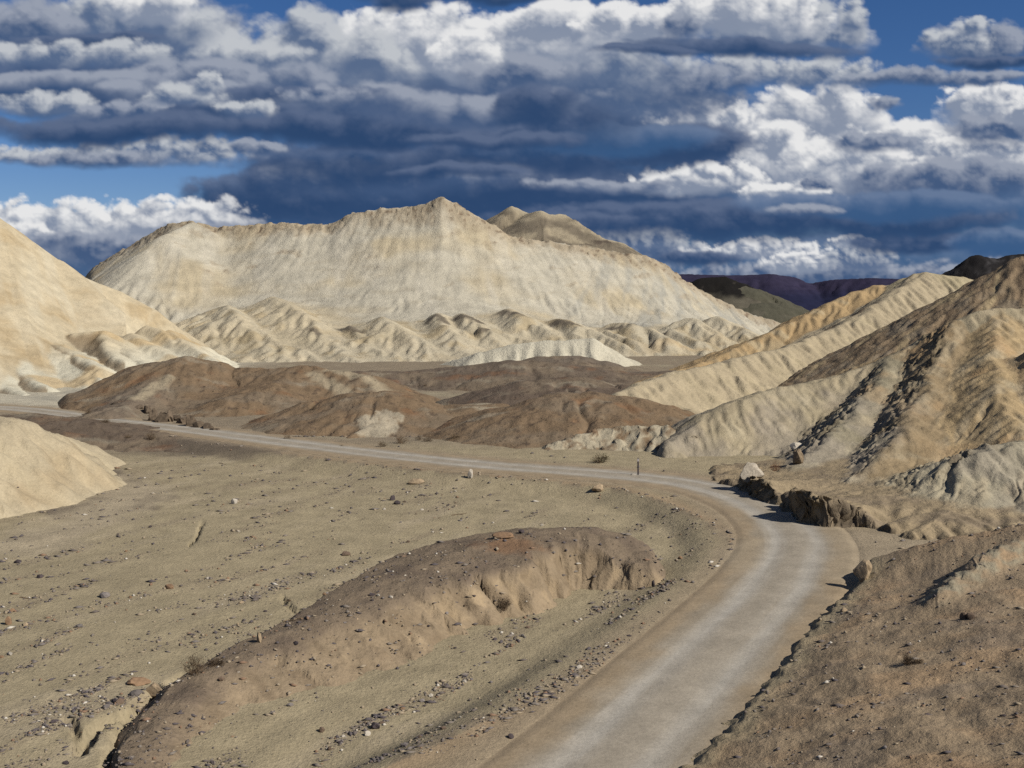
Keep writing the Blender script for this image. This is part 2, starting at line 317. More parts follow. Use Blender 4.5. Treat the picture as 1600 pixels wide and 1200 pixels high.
    nh=np.full(X.shape,-50.,F); nt=np.zeros(X.shape,F); nd=np.zeros(X.shape,F); dark=np.zeros(X.shape,F)
    for i,(x0,y0,x1,y1,x2,y2,sl) in enumerate(N):
        pl=[P(x0,y0,Dn(x0,y0)+1),P(x1,y1,Dn(x1,y1)-2),P(x2,y2,Dn(x2,y2)-2),P(x2+30,y2+14,Dn(x2,y2)-10)]
        xs=[p[0] for p in pl]; 
        m=(X>min(xs)-28)&(X<max(xs)+28)&(Y>pl[-1][1]-30)&(Y<pl[0][1]+30)
        if not m.any(): continue
        hh,dd,t_,s_=ridge(wx[m],wy[m],pl,sl*.85,.45,2.6); hh=hh-.5*RN[i]-1.7*np.exp(-t_/6.)
        hh=hh-.5*carve(t_,dd,2.6,200+i,1.7,.6,5)*sst(1.5,6,dd)
        cur=nh[m]; w=hh>cur; nt[m]=np.where(w,t_+37*i,nt[m]); nd[m]=np.where(w,dd,nd[m])
        nh[m]=np.maximum(cur,hh)
        if sl>.8:
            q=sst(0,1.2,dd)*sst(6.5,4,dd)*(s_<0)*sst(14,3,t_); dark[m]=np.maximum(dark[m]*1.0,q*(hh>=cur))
    rr_=np.random.RandomState(4)
    for i in range(74):
        x2=rr_.uniform(330,1180); y2=rr_.uniform(540,586); L_=rr_.uniform(16,62); x0=x2-L_*rr_.uniform(.9,1.9); y0=y2-L_*rr_.uniform(.45,.85)
        pl=[P(x0,y0+3,Dn(x0,y0)),P((x0+x2)/2+rr_.uniform(-5,5),(y0+y2)/2-rr_.uniform(0,4),Dn(x0,(y0+y2)/2)),P(x2,y2,Dn(x2,y2))]
        m=(X>pl[0][0]-14)&(X<pl[-1][0]+14)&(Y>pl[-1][1]-14)&(Y<pl[0][1]+14)
        if not m.any(): continue
        hh,dd,t_,s_=ridge(wx[m],wy[m],pl,rr_.uniform(.35,.7),rr_.uniform(.35,.6),1.6); nh[m]=smax(nh[m],hh-.5,.4)
    nh=nh+.5*fbm(X/9,Y/9,4,129)+1.3*fbm(X/24,Y/24,2,130)
    nose=sst(-2.2,1.4,nh-h)
    h=smax(h,nh-.9,2.6)
    # cream white bench at the foot
    wb=[P(*q) for q in [(735,572,242),(752,548,246),(800,537,247),(850,531,247),(925,527,248),(937,536,250),(965,556,252)]]
    h3,d3,t3,s3=ridge(X,Y,wb,.8,.3,.8); h3=h3-.5*carve(t3,d3,4.,291,2,.5,6)*sst(0,4,d3)
    white=sst(-.3,.5,h3-h); h=smax(h,h3,.5)
    h=h+.12*fbm(X/1.5,Y/1.5,4,108)+.10*fbm(X/.7,Y/.7,3,110)
    c=base(X,PALE)
    c=mixc(c,(.285,.235,.150),.75*sst(-.1,.4,fbm(X/40,Y/25,3,111)))
    c=mixc(c,(.325,.298,.238),.6*sst(0,.4,fbm((X-.2*d)/10,d/50,4,112))); c=mixc(c,(.24,.208,.15),.35*sst(.15,.4,fbm(X/14,h/2.5,4,119)))
    c=mixc(c,(.205,.198,.170),.75*sst(820,950,u)*sst(-.25,.35,fbm((t+d*.55)/5,d/60,4,113)))
    c=mixc(c,(.215,.172,.115),.75*cap); c=mixc(c,(.12,.088,.06),cap*sst(.12,.4,fbm(X/2.2,h/1.2,4,114)))
    c=mixc(c,(.25,.20,.125),.8*sst(.5,2.,-(wx-X)+(180-u)*0.05)*sst(330,230,u)*(s<0))
    c=mixc(c,(.290,.248,.170),nose*.7); c=mixc(c,(.315,.268,.185),nose*sst(0,.3,fbm(X/11,Y/9,4,115))); c=mixc(c,(.22,.17,.095),.55*nose*sst(.05,.35,fbm(X/9,Y/9,4,116)))
    
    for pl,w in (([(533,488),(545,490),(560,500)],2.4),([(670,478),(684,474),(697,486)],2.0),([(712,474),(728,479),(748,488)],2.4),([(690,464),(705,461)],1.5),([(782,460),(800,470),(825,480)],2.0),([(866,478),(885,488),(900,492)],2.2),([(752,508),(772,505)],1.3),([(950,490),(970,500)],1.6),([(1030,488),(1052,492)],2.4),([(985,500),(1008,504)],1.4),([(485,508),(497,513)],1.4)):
        pd=polydist(X,Y,[P(x_,y_,Dn(x_,y_)-2) for x_,y_ in pl])[0]; c=mixc(c,(.082,.068,.052),.85*sst(w*1.1,w*.35,pd+1.1*fbm(X/2.5,Y/2.5,4,117)))  # dark gravel tone, with the shade of the noses' left hollows painted in
    c=mixc(c,(.27,.20,.11),.6*sst(960,1060,u)*sst(330,300,Y)*sst(0,.3,fbm(X/14,Y/8,3,118)))
    c=mixc(c,WHITE,white)
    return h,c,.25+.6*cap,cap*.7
def hill_back(X,Y):
    pts=[P(*q) for q in [(690,392,470),(745,352,460),(762,343,455),(800,322,450),(812,326,450),(826,334,448),(845,329,440),(858,335,440),(880,334,445),(905,355,450),(940,372,455),(975,380,460),(1000,396,462),(1040,422,466),(1070,445,470),(1130,500,480)]]
    h,d,t,s=ridge(X,Y+2*fbm(X/15,Y/15,3,121),pts,.46,.6,1.,None,60.,True); h=h-.6*np.maximum(0,d-32)
    h=h-1.0*carve(t,d,9,122)*sst(0,18,d)+.6*fbm(X/4,Y/4,4,123)
    u=X/Y*FP+800
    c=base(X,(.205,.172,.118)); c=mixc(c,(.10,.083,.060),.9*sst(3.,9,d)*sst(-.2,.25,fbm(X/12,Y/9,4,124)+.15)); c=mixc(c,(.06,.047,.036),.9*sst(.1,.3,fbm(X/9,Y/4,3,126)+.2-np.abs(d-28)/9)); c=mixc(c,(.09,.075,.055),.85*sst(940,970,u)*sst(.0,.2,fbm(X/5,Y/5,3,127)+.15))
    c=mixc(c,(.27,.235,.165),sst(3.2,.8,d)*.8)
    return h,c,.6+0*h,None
def hill_left(X,Y):
    pts=[P(*q) for q in [(-330,190,246),(-120,285,254),(0,341,262),(40,368,265),(90,405,269),(125,430,275),(150,440,277),(190,455,280),(240,482,282),(285,515,281),(330,545,278),(370,565,274)]]
    wy=Y+1.8*fbm(X/18,Y/18,3,131)
    h,d,t,s=ridge(X,wy,pts,.68,.6,2.,.3,45.,True)
    h=h-(.55*carve(t,d,8.,132,2,.5,12)+.45*(fbm(t/12,d/50,3,133)+.4))*sst(3,30,d)
    def Dn(py): return float(np.interp(py,[480,540,600,630],[236,210,190,180]))
    N=[(-60,535,-30,560,10,600,.9),(0,548,18,556,40,585,1.1),(52,535,75,545,130,560,.5),(85,538,105,546,122,552,1.1),(60,555,110,550,125,575,.5),(95,545,130,555,170,585,.6),(118,520,160,516,165,545,1.25),(160,518,178,530,215,562,1.15),(230,508,260,520,305,545,.8),(262,515,280,528,310,548,.9),(190,545,215,556,250,580,.6),(205,520,240,540,290,562,.5),(130,558,155,570,190,600,.6),(35,560,60,580,100,612,.55),(150,575,185,585,205,606,.6),(80,565,120,585,150,610,.5),(-20,590,10,600,60,620,.4),(245,545,280,560,330,580,.45),(290,548,330,562,375,580,.45)]
    nh=np.full(X.shape,-50.,F); dark=np.zeros(X.shape,F)
    for i,(x0,y0,x1,y1,x2,y2,sl) in enumerate(N):
        dx=np.interp(x2,[0,250,400],[0,18,38])
        pl=[P(x0,y0,Dn(y0)+dx),P(x1,y1,Dn(y1)+dx),P(x2,y2,Dn(y2)+dx),P(x2+25,y2+16,Dn(y2)+dx-9)]
        hh,dd,t_,s_=ridge(X+1.5*fbm(X/8,Y/8,3,134),wy,pl,sl,.5,1.4)
        hh=hh-.4*carve(t_,dd,2.4,300+i,1.7,.6,5)*sst(1,5,dd)
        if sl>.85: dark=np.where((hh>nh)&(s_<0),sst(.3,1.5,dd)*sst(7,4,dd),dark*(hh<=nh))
        nh=np.maximum(nh,hh)
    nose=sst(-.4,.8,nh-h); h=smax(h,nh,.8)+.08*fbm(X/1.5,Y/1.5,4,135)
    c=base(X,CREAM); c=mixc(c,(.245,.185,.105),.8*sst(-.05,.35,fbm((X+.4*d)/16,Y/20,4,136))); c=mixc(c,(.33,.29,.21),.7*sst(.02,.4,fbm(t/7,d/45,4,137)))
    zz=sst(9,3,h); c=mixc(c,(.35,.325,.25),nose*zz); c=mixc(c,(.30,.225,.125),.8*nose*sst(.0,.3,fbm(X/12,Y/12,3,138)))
    c=mixc(c,(.12,.085,.05),.75*dark*nose)  # shade on the steep left faces of the noses, painted as darker colour
    return h,c,.2+0*h,None
def hill_brown(X,Y):
    rs=[([(205,584,176),(240,566,177),(290,558,178),(330,564,178),(352,573,178),(420,575,177),(480,573,176),(520,578,174),(570,584,172)],.42,.6,BROWN),
        ([(290,560,178),(240,600,166),(200,625,156),(165,640,150)],.45,.5,GRAVEL),
        ([(480,574,176),(430,596,166),(380,618,158)],.26,.34,BROWN)]
    h,c,g,r=_lumps(X,Y,rs,141)
    for pl in ([(490,578,172),(530,590,166),(575,606,158)],[(520,572,174),(570,584,170),(620,598,164)],[(215,612,158),(240,596,164),(262,590,168)]):
        pd=polydist(X,Y,[P(*q) for q in pl])[0]; c=mixc(c,(.215,.178,.12),.85*sst(1.9,.5,pd+1.1*fbm(X/2,Y/2,4,149)))
    return h,c,g,r
def _lumps(X,Y,rs,seed,amp=1.):
    H=np.full(X.shape,-50.,F); c=base(X,BROWN); first=True
    wx=X+1.3*fbm(X/9,Y/9,3,seed); wy=Y+1.3*fbm(X/9+5,Y/9,3,seed+1); dcar=0
    for i,(q,sr,sl,col) in enumerate(rs):
        h,d,t,s=ridge(wx,wy,[P(*p) for p in q],sr,sl,3.,.20,16.)
        h=h-amp*.6*carve(t,d,4.5,seed+20+i,1.8,.6,5)*sst(2,9,d)
        c=mixc(c,col,sst(-.3,.3,h-H)) if not first else base(X,col)
        H=h if first else smax(H,h,1.2); first=False
    H=H+.28*fbm(X/2.2,Y/2.2,4,seed+3)
    c=mixc(c,RUST,.45*sst(.14,.45,fbm(X/6,Y/5,4,seed+4))); c=mixc(c,(.122,.094,.064),.8*sst(-.05,.3,fbm(X/9,Y/7,4,seed+5))); c=mixc(c,(.17,.145,.105),.55*sst(.22,.42,fbm(X/7,Y/3.5,4,seed+8))); c=mixc(c,(.05,.036,.026),.7*sst(.25,.4,fbm(X/1.6,Y/1.6,4,seed+9)))
    return H,c,.9+0*H,sst(.25,.45,fbm(X/5,Y/5,3,seed+6))*.25
def hill_knoll(X,Y):
    h,c,g,r=_lumps(X,Y,[([(430,648,143),(500,626,144),(560,613,145),(600,611,145),(640,628,144),(690,650,141)],.26,.45,BROWN)],151)
    p=P(592,664,132); e=np.hypot((X-p[0])/2.9,(Y-p[1])/5.0)+.5*fbm(X/1.6,Y/2.5,4,155); m=sst(1.05,.85,e)
    m=m*sst(-.35,.1,fbm(X/.8,Y/1.1,4,156)+.25); c=mixc(c,(.25,.215,.155),m*.9); return h+.04*m,c,g*(1-m*.6),r
def hill_mound(X,Y):
    h,c,g,r=_lumps(X,Y,[([(725,683,128),(760,660,132),(800,640,135),(870,613,137),(930,612,137),(985,620,136),(1030,640,134),(1085,658,131)],.30,.45,BROWN)],161)
    w=[P(*q) for q in [(868,690,118),(930,671,121),(990,665,121),(1040,664,120),(1066,681,118)]]
    h2,d2,t2,_=ridge(X,Y,w,.48,.5,.6); h2=h2-.25*carve(t2,d2,2.6,165,1.7,.9,2)*sst(0,2,d2)+.35*fbm(X/1.6,Y/1.6,5,166)
    m=sst(-.2,.3,h2-h); c=mixc(c,(.245,.212,.150),m*sst(-.35,.1,fbm(X/1.4,Y/1.4,4,167))); return np.maximum(h,h2),c,g*(1-.5*m),m*.5
def hill_ridge(X,Y):
    h,c,g,r=_lumps(X,Y,[([(500,590,200),(560,580,202),(640,580,204),(720,572,205),(800,563,206),(870,566,206),(930,574,205),(985,583,204),(1065,578,208),(1130,580,210)],.30,.4,(.088,.068,.05)),
        ([(820,566,218),(845,557,220),(900,556,221),(940,564,220),(990,580,216)],.4,.4,(.10,.08,.06))],171)
    return h,c,g,r
def hill_low(X,Y):
    h,c,g,r=_lumps(X,Y,[([(690,640,160),(760,612,165),(830,594,167),(900,588,168),(960,600,166),(1000,612,162)],.22,.35,(.080,.060,.044)),([(690,645,143),(720,632,146),(760,630,147),(800,636,146)],.25,.4,BROWN)],181)
    c=mixc(c,(.2,.17,.12),.8*sst(.18,.4,fbm(X/8,Y/3,4,187))); return h,c,g,r
def hill_tan(X,Y):
    wx=X+1.2*fbm(X/10,Y/10,3,191); wy=Y+1.2*fbm(X/10+5,Y/10,3,192)
    R=[([(930,622,180),(970,608,188),(1010,592,195),(1060,578,202),(1100,565,207),(1150,542,213),(1200,520,218),(1260,490,224),(1300,471,228),(1340,453,232),(1372,444,234),(1410,450,238)],.55,.6,OCHRE,5.),
       ([(1395,448,237),(1420,433,232),(1445,425,230),(1470,428,230),(1500,433,232),(1540,442,235),(1620,460,240)],.6,.6,(.225,.19,.12),6.),
       ([(1445,426,229),(1400,454,216),(1350,487,204),(1310,511,195),(1260,530,186),(1200,548,177),(1120,566,167),(1050,582,158),(1000,597,150),(968,613,143),(940,634,137)],.62,.6,TAN,4.5),
       ([(1462,440,228),(1450,468,218),(1390,512,200),(1300,562,182),(1220,592,170),(1150,610,160)],.5,.65,(.215,.165,.09),5.)]
    H=None
    for i,(q,sr,sl,col,lam) in enumerate(R):
        # travel runs far->near or left->right; both slopes given
        h,d,t,s=ridge(wx,wy,[P(*p) for p in q],sr,sl,2.,.28,26.)
        g=(.6*carve(t+.4*d,d,lam*1.7,195+i,1.2,1.2,2.2)+.16*carve(t+.2*fbm(X/3,Y/3,3,209),d,lam*.33,205+i,1.4,1.2,4))*sst(1.2,8,d)+.3*fbm(X/3.5,Y/3.5,4,210)
        h=h-g
        col_=base(X,col); col_=mixc(col_,(.27,.225,.145),.6*sst(0,.4,fbm(t/3,d/18,4,211+i))); col_=mixc(col_,tuple(.6*v for v in col),.3*sst(.1,.5,fbm(t/2.2,d/12,4,215+i)))
        if H is None: H=h; c=col_
        else: c=c+(col_-c)*sst(-.25,.25,h-H)[...,None]; H=smax(H,h,.8)
    # dark gravel draped along the gully between the two spurs
    pd=polydist(X,Y,[P(*q) for q in [(1345,488,211),(1270,516,201),(1210,538,193),(1150,560,185)]])[0]
    c=mixc(c,(.085,.062,.042),.9*sst(3.6,1.6,pd+2*fbm(X/4,Y/4,3,221)))
    return H+.10*fbm(X/1.2,Y/1.2,4,222),c,.25+0*H,None
def hill_spur(X,Y):
    wx=X+1.*fbm(X/8,Y/8,3,231); wy=Y+1.*fbm(X/8+5,Y/8,3,232)
    q=[(1700,330,164),(1600,400,165),(1560,428,166),(1520,452,166),(1480,482,166),(1430,514,166),(1385,540,165)]
    h,d,t,s=ridge(wx,wy,[P(*p) for p in q],.62,.55,1.2,.52,20.)
    a_=X*.55+Y*.83; b_=X*.83-Y*.55; h=h-.15*carve(b_+.6*fbm(X/5,Y/5,3,238),a_,2.2,233,1.5,.7,6)*sst(.6,4,d)+.28*fbm(X/1.6,Y/1.6,4,234)
    c=base(X,(.162,.119,.074)); c=mixc(c,(.22,.17,.10),sst(-.02,.35,fbm(b_/2.,a_/12,4,235))); c=mixc(c,(.095,.068,.044),.7*sst(.05,.35,fbm(b_/1.3,a_/9,4,236)))
    c=mixc(c,(.17,.14,.10),.6*sst(8,13,d)*sst(0,.3,fbm(X/4,Y/4,3,237)))
    return h,c,.9+0*h,sst(2.5,.6,d)*.5
def hill_front(X,Y):
    wx=X+.8*fbm(X/6,Y/6,3,241); wy=Y+.8*fbm(X/6+5,Y/6,3,242)
    R=[([(1720,470,136),(1600,482,135),(1560,483,134),(1520,487,133),(1490,500,133),(1450,524,133),(1400,553,132),(1330,580,130),(1270,597,128),(1200,608,125),(1140,628,121),(1100,652,118),(1065,680,115),(1040,692,113)],.42,.6,(.215,.180,.118),3.5),
       ([(1400,555,131),(1362,610,119),(1305,670,107),(1240,730,97)],.78,.5,(.17,.148,.10),2.2),
       ([(1490,500,132),(1462,570,120),(1430,640,106),(1392,692,97),(1350,742,90)],.76,.5,(.175,.132,.078),2.2),
       ([(1560,483,134),(1550,555,118),(1560,615,105),(1600,680,95),(1680,740,88)],.55,.55,(.235,.175,.098),3.5),
       ([(1680,690,90),(1625,684,89),(1570,690,88),(1525,702,86.5),(1488,732,85),(1462,770,83)],.5,.45,(.215,.190,.135),2.5),
       ([(1680,520,112),(1640,600,106),(1620,680,100)],.5,.5,(.235,.17,.095),3.)]
    H=None
    for i,(q,sr,sl,col,lam) in enumerate(R):
        h,d,t,s=ridge(wx,wy,[P(*p) for p in (smooth_poly(q,1) if i==0 else q)],sr,sl,1.1,.28 if i==0 else .30,18.,i==0)
        A=.3 if i in (0,3,5) else .6
        a_=X*.55+Y*.83; b_=X*.83-Y*.55; wb=b_+.8*fbm(X/5,Y/5,3,259); h=h-A*(.7*carve(wb,a_,3.6,245+i,1.2,1.1,3.)+.38*carve(wb,a_,1.2,255+i,1.3,1.,4))*sst(.8,6,d)+.25*fbm(X/2.5,Y/2.5,4,258)
        col_=base(X,col); col_=mixc(col_,(.25,.205,.135),.6*sst(-.05,.35,fbm(b_/2.,a_/9,5,261+i))); col_=mixc(col_,tuple(.62*v for v in col),.55*sst(.05,.4,fbm(b_/1.1+7,a_/6,5,291+i)))
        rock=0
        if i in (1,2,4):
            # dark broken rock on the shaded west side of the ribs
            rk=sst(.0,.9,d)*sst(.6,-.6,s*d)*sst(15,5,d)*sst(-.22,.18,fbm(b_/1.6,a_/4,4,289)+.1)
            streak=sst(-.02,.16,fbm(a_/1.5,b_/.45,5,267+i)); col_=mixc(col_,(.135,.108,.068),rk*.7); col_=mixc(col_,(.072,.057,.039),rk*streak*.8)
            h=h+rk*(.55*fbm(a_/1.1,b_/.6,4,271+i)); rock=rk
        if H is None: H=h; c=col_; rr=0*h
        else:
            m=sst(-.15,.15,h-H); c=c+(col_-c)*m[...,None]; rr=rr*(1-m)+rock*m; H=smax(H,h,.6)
    c=mixc(c,(.185,.160,.125),.7*sst(-.1,.3,fbm(X/9,Y/9,4,275)+.25*sst(38,28,X))*sst(44,34,X)); c=mixc(c,(.27,.175,.088),.55*sst(.05,.4,fbm(X/7,Y/7,4,276))*sst(34,44,X)); c=mixc(c,(.275,.235,.16),.5*sst(.1,.4,fbm(X/6+4,Y/6,4,277)))
    # apron behind the cut bank
    b,bs,bt,_=polydist(X+.5*fbm(X/3.5,Y/3.5,3,281),Y+.5*fbm(X/3.5+3,Y/3.5,3,282),BANKF)
    inn=(bs>0)
    top=np.interp(bt,[0,4,8,12,15,18,21,24,25.5,27,31],[.12,.35,1.0,1.9,.6,1.7,2.7,2.7,1.8,.7,.25]).astype(F)*(1+.35*fbm(bt/2.5,bt*0,3,283))
    u=X/np.maximum(Y,1)*FP+800
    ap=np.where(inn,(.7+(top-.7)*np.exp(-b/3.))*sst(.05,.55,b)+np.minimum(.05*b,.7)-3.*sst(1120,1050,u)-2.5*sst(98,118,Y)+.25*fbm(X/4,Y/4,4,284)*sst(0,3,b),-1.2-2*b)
    m=sst(-.2,.4,ap-H); cA=base(X,(.195,.152,.095)); cA=mixc(cA,(.140,.110,.075),.8*sst(-.1,.3,fbm(X/5,Y/3,4,285))); cA=mixc(cA,(.05,.04,.03),.6*sst(1.2,.1,b)*sst(0,.2,fbm(X*1.2,Y*1.2,3,286)+.1))  # last mix paints the shade under the bank edge as ragged dark patches
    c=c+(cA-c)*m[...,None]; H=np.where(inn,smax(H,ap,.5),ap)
    H=H+.10*fbm(X/.9,Y/.9,4,287)*inn-2.5*sst(1040,1005,u)
    rough=np.maximum(rr*.09,1.25*sst(1.5,.2,b)*inn*np.clip(top/1.5,0,1))
    return H,c,.45+.4*rr,rough
def _arc(pl,p): return float(polydist(np.array([p[0]],F),np.array([p[1]],F),pl)[2][0])
BPK=_arc(BANKR,G(1350,900))
def lean(X,Y,h):
    """undercut of the road bank: its upper edge leans out over the road"""
    b,bs,bt,_=polydist(X,Y,BANKF); k=(bs>0)*sst(2.2,.3,b)*sst(.5,2.4,h)*np.interp(bt,[4,9,13,15,19,25,28],[0,.5,.9,.3,.8,.9,0]).astype(F)
    o=k*(.75+.6*fbm(bt/1.1,h/.8,4,621)); return -.9*o,-.35*o
def hill_bank(X,Y):
    b,bs,bt,_=polydist(X+.35*fbm(X/1.3,Y/1.3,4,301),Y+.35*fbm(X/1.3+3,Y/1.3,4,302),BANKR)
    inn=bs<0
    far=sst(60,68,Y)
    top=(.27+.20*fbm(bt/4,bt*0,2,304)+1.3*np.exp(-((bt-BPK)/2.6)**2))*(1-far)+.12
    slope=.25*(1-far*.75)
    h=np.where(inn,top*sst(.0,.75,b)+slope*b*sst(0,4,b+1)+.35*fbm(X/5,Y/5,4,303)*sst(.5,4,b),-.6-2*b)
    # rocky rib across the slope
    rp=[P(*q) for q in [(1470,925,51),(1500,898,53),(1540,868,55),(1580,848,57),(1660,825,60)]]
    h2,d2,t2,s2=ridge(X+.4*fbm(X/1.4,Y/1.4,3,305),Y,rp,.5,.9,.5); h2=h2-.35*carve(t2,d2,1.1,306,1.5,.7,3)*sst(.3,2,d2)
    rm=sst(-.1,.3,h2-h)*inn; h=np.where(inn,smax(h,h2,.4),h)
    g2=carve(bt+.4*b,b,5.5,307,1.6,.7,4); h=h-.10*g2*sst(1.5,6,b)*inn
    h=h+.07*fbm(X/.7,Y/.7,4,308)*inn
    c=base(X,(.196,.148,.095)); c=mixc(c,(.240,.168,.100),.85*sst(-.02,.3,fbm(X/5,Y/3.5,4,309)+.25*fbm(X/16,Y/16,2,311))); c=mixc(c,(.145,.114,.082),.6*sst(.05,.35,fbm(X/6+9,Y/3,4,313)))
    c=mixc(c,(.205,.17,.108),.8*sst(2.2,.6,b+.8*fbm(X/2,Y/2,3,315))*(1-far)); c=mixc(c,(.115,.062,.036),.8*sst(32,27.5,Y+1.5*fbm(X/3,Y/3,3,317))*sst(-.2,.2,fbm(X/1.5,Y/1.5,4,318)))
    c=mixc(c,(.19,.165,.115),rm*sst(-.2,.2,fbm(X/.8,Y/.8,3,319))); c=mixc(c,(.10,.08,.056),.8*far*sst(-.3,.2,fbm(X/6,Y/6,3,320)))
    return h,c,.35+0*h,np.maximum(sst(1.0,.2,b)*inn*(1-far)*.35,rm*.4)
def hill_island(X,Y):
    cp=[(185,1230,-.4),(235,1130,-.25),(300,1062,.1),(400,1005,.5),(500,958,.9),(600,908,1.3),(680,874,1.6),(760,848,1.8),(830,832,1.9),(910,828,1.8),(960,842,1.5),(992,862,.9)]
    pts=[G(x,y,z) for x,y,z in cp]
    wx=X+.5*fbm(X/3,Y/3,3,331); wy=Y+.5*fbm(X/3+5,Y/3,3,332)
    b,bs,bt,bz=polydist(wx,wy,pts)
    near=bs<0
    b=b+.0*X
    hw=np.interp(bt,[0,6,14,22,29,36],[.4,.6,1.,2.2,3.8,2.2]).astype(F)      # half width of the flat top
    gl=carve(bt+.4*fbm(X/2,Y/2,3,334),b,5.5,335,1.4,1.2,2.)*sst(-.15,.2,fbm(bt/5,b*0,2,333))
    hw2=hw*(1-.22*gl)+.55*fbm(bt/2.2,b/6,4,336)+.12*fbm(X*1.3,Y*1.3,3,342)
    e=np.maximum(b-np.where(near,hw2,hw),0)
    dropn=np.where(near,1.05*e*sst(0,.7,e+.3)+.35*np.sqrt(e),.85*e)
    dropn=np.where(near,dropn*np.interp(bt,[0,14,21,27,34],[.28,.31,.42,.75,1.05]).astype(F),dropn)
    h=bz-dropn-.10*np.minimum(b,hw)+.12*fbm(X/1.4,Y/1.4,4,337)-.15*gl*sst(.2,1.4,e)*near
    h=h-.05*carve(bt,b,1.3,338,1.4,.8,3)*sst(.1,1.,e)*near*sst(10,20,bt)
    c=base(X,(.128,.098,.067)); c=mixc(c,(.100,.076,.055),.8*sst(0,.35,fbm(X/3,Y/3,4,339)))
    face=np.maximum(sst(.08,.5,dropn+.3*fbm(X/1.2,Y/1.2,4,340))*near,sst(.3,.9,dropn)*sst(30,33,bt)); c=mixc(c,(.180,.137,.088),face*.9); c=mixc(c,(.24,.18,.11),.6*face*sst(0,.3,fbm(bt/1.2,e/1.5,3,341))*sst(12,24,bt)); c=mixc(c,(.13,.097,.062),.7*face*sst(.0,.3,fbm(bt/1.5,e/2.,4,343)))
    p=G(795,846,1.9); c=mixc(c,RUST,.5*sst(1.6,.5,np.hypot((X-p[0])/1.7,(Y-p[1])*.8)+.8*fbm(X,Y,3,345)))
    return h,c,.85*(1-.6*face),face*.35*sst(8,22,bt)
def hill_pale(X,Y):
    pts=[P(*q) for q in [(-300,580,97),(-120,618,97),(0,650,96),(50,661,97),(80,680,97),(108,704,96),(124,722,95)]]
    h,d,t,s=ridge(X+.8*fbm(X/6,Y/6,3,351),Y+.8*fbm(X/6+4,Y/6,3,352),pts,.36,.5,2.5,.28,14.)
    h=h-.42*np.maximum(0,X+44.+3*fbm(X/8,Y/5,3,357))*sst(60,80,Y)-.3*carve(t+.3*d,d,4.,353,1.8,.6,5)*sst(2,8,d)+.09*fbm(X/1.5,Y/1.5,4,354)
    c=base(X,(.268,.224,.150)); c=mixc(c,(.235,.180,.108),.7*sst(.02,.4,fbm(X/7,Y/9,4,355))); c=mixc(c,(.31,.26,.17),.6*sst(0,.4,fbm((X-d)/5,Y/10,4,356)))
    return h,c,.3+0*h,None
def hill_flat(X,Y):
    h,c,g,r=_lumps(X,Y,[([(-120,655,132),(40,648,134),(120,655,133),(210,672,130),(300,690,125),(360,703,121)],.18,.25,(.085,.064,.046))],361,.5)
    return h,c,g,r
FAR=dict(
 mesa=([(600,440,6300),(950,430,6200),(1055,428,6200),(1150,430,6150),(1205,428,6100),(1240,433,6150),(1265,443,6200),(1300,437,6100),(1360,434,6000),(1420,436,6000),(1600,440,6000),(2000,446,6000)],.5,.5,12.),
 dark=([(1040,478,720),(1075,446,710),(1098,434,700),(1132,432,700),(1158,442,700),(1178,456,698)],.5,.5,3.),
 green=([(1130,448,690),(1165,447,690),(1192,455,690),(1230,475,690),(1262,493,690),(1320,530,690)],.45,.5,2.),
 black=([(1450,452,620),(1490,430,615),(1510,414,610),(1528,398,610),(1540,401,610),(1556,404,612),(1575,399,612),(1600,396,612),(1700,420,612),(1800,480,612)],.7,.6,2.))
def hill_far(key):
    q,sr,sl,r=FAR[key]
    def fn(X,Y):
        k={'mesa':60.,'dark':8.,'green':9.,'black':9.}[key]
        h,d,t,s=ridge(X+k*.4*fbm(X/k,Y/k,3,371),Y,[P(*p) for p in q],sr,sl,r)
        h=h-k*.35*carve(t,d,k*2,372,1.5,.7,3)*sst(0,k*3,d)+k*.05*fbm(X/k*3,Y/k*3,4,373)
        if key=='mesa':
            c=base(X,(.020,.017,.034)); lay=sst(0,.3,fbm(X/900,h/13,3,374)); c=mixc(c,(.014,.012,.028),lay*.8); c=mixc(c,(.009,.010,.026),sst(100,25,h+25*fbm(X/300,Y/300,3,375)))  # cloud shadow and blue distance are put into this dark violet colour
        elif key=='green':
            c=base(X,(.052,.049,.034)); c=mixc(c,(.085,.075,.055),.6*sst(.05,.4,fbm(X/15,Y/15,4,376)))
        elif key=='dark':
            c=base(X,(.008,.007,.006)); c=mixc(c,(.035,.030,.024),.6*sst(.35,.5,fbm(X/6,Y/6,4,377))); c=mixc(c,(.07,.062,.045),sst(21,15,h+4*fbm(X/9,Y/9,3,379)))
        else:
            c=base(X,(.010,.009,.009)); c=mixc(c,(.030,.028,.028),sst(.1,.4,fbm(X/10,h/6,4,378)))
        return h,c,.4+0*h,None
    return fn
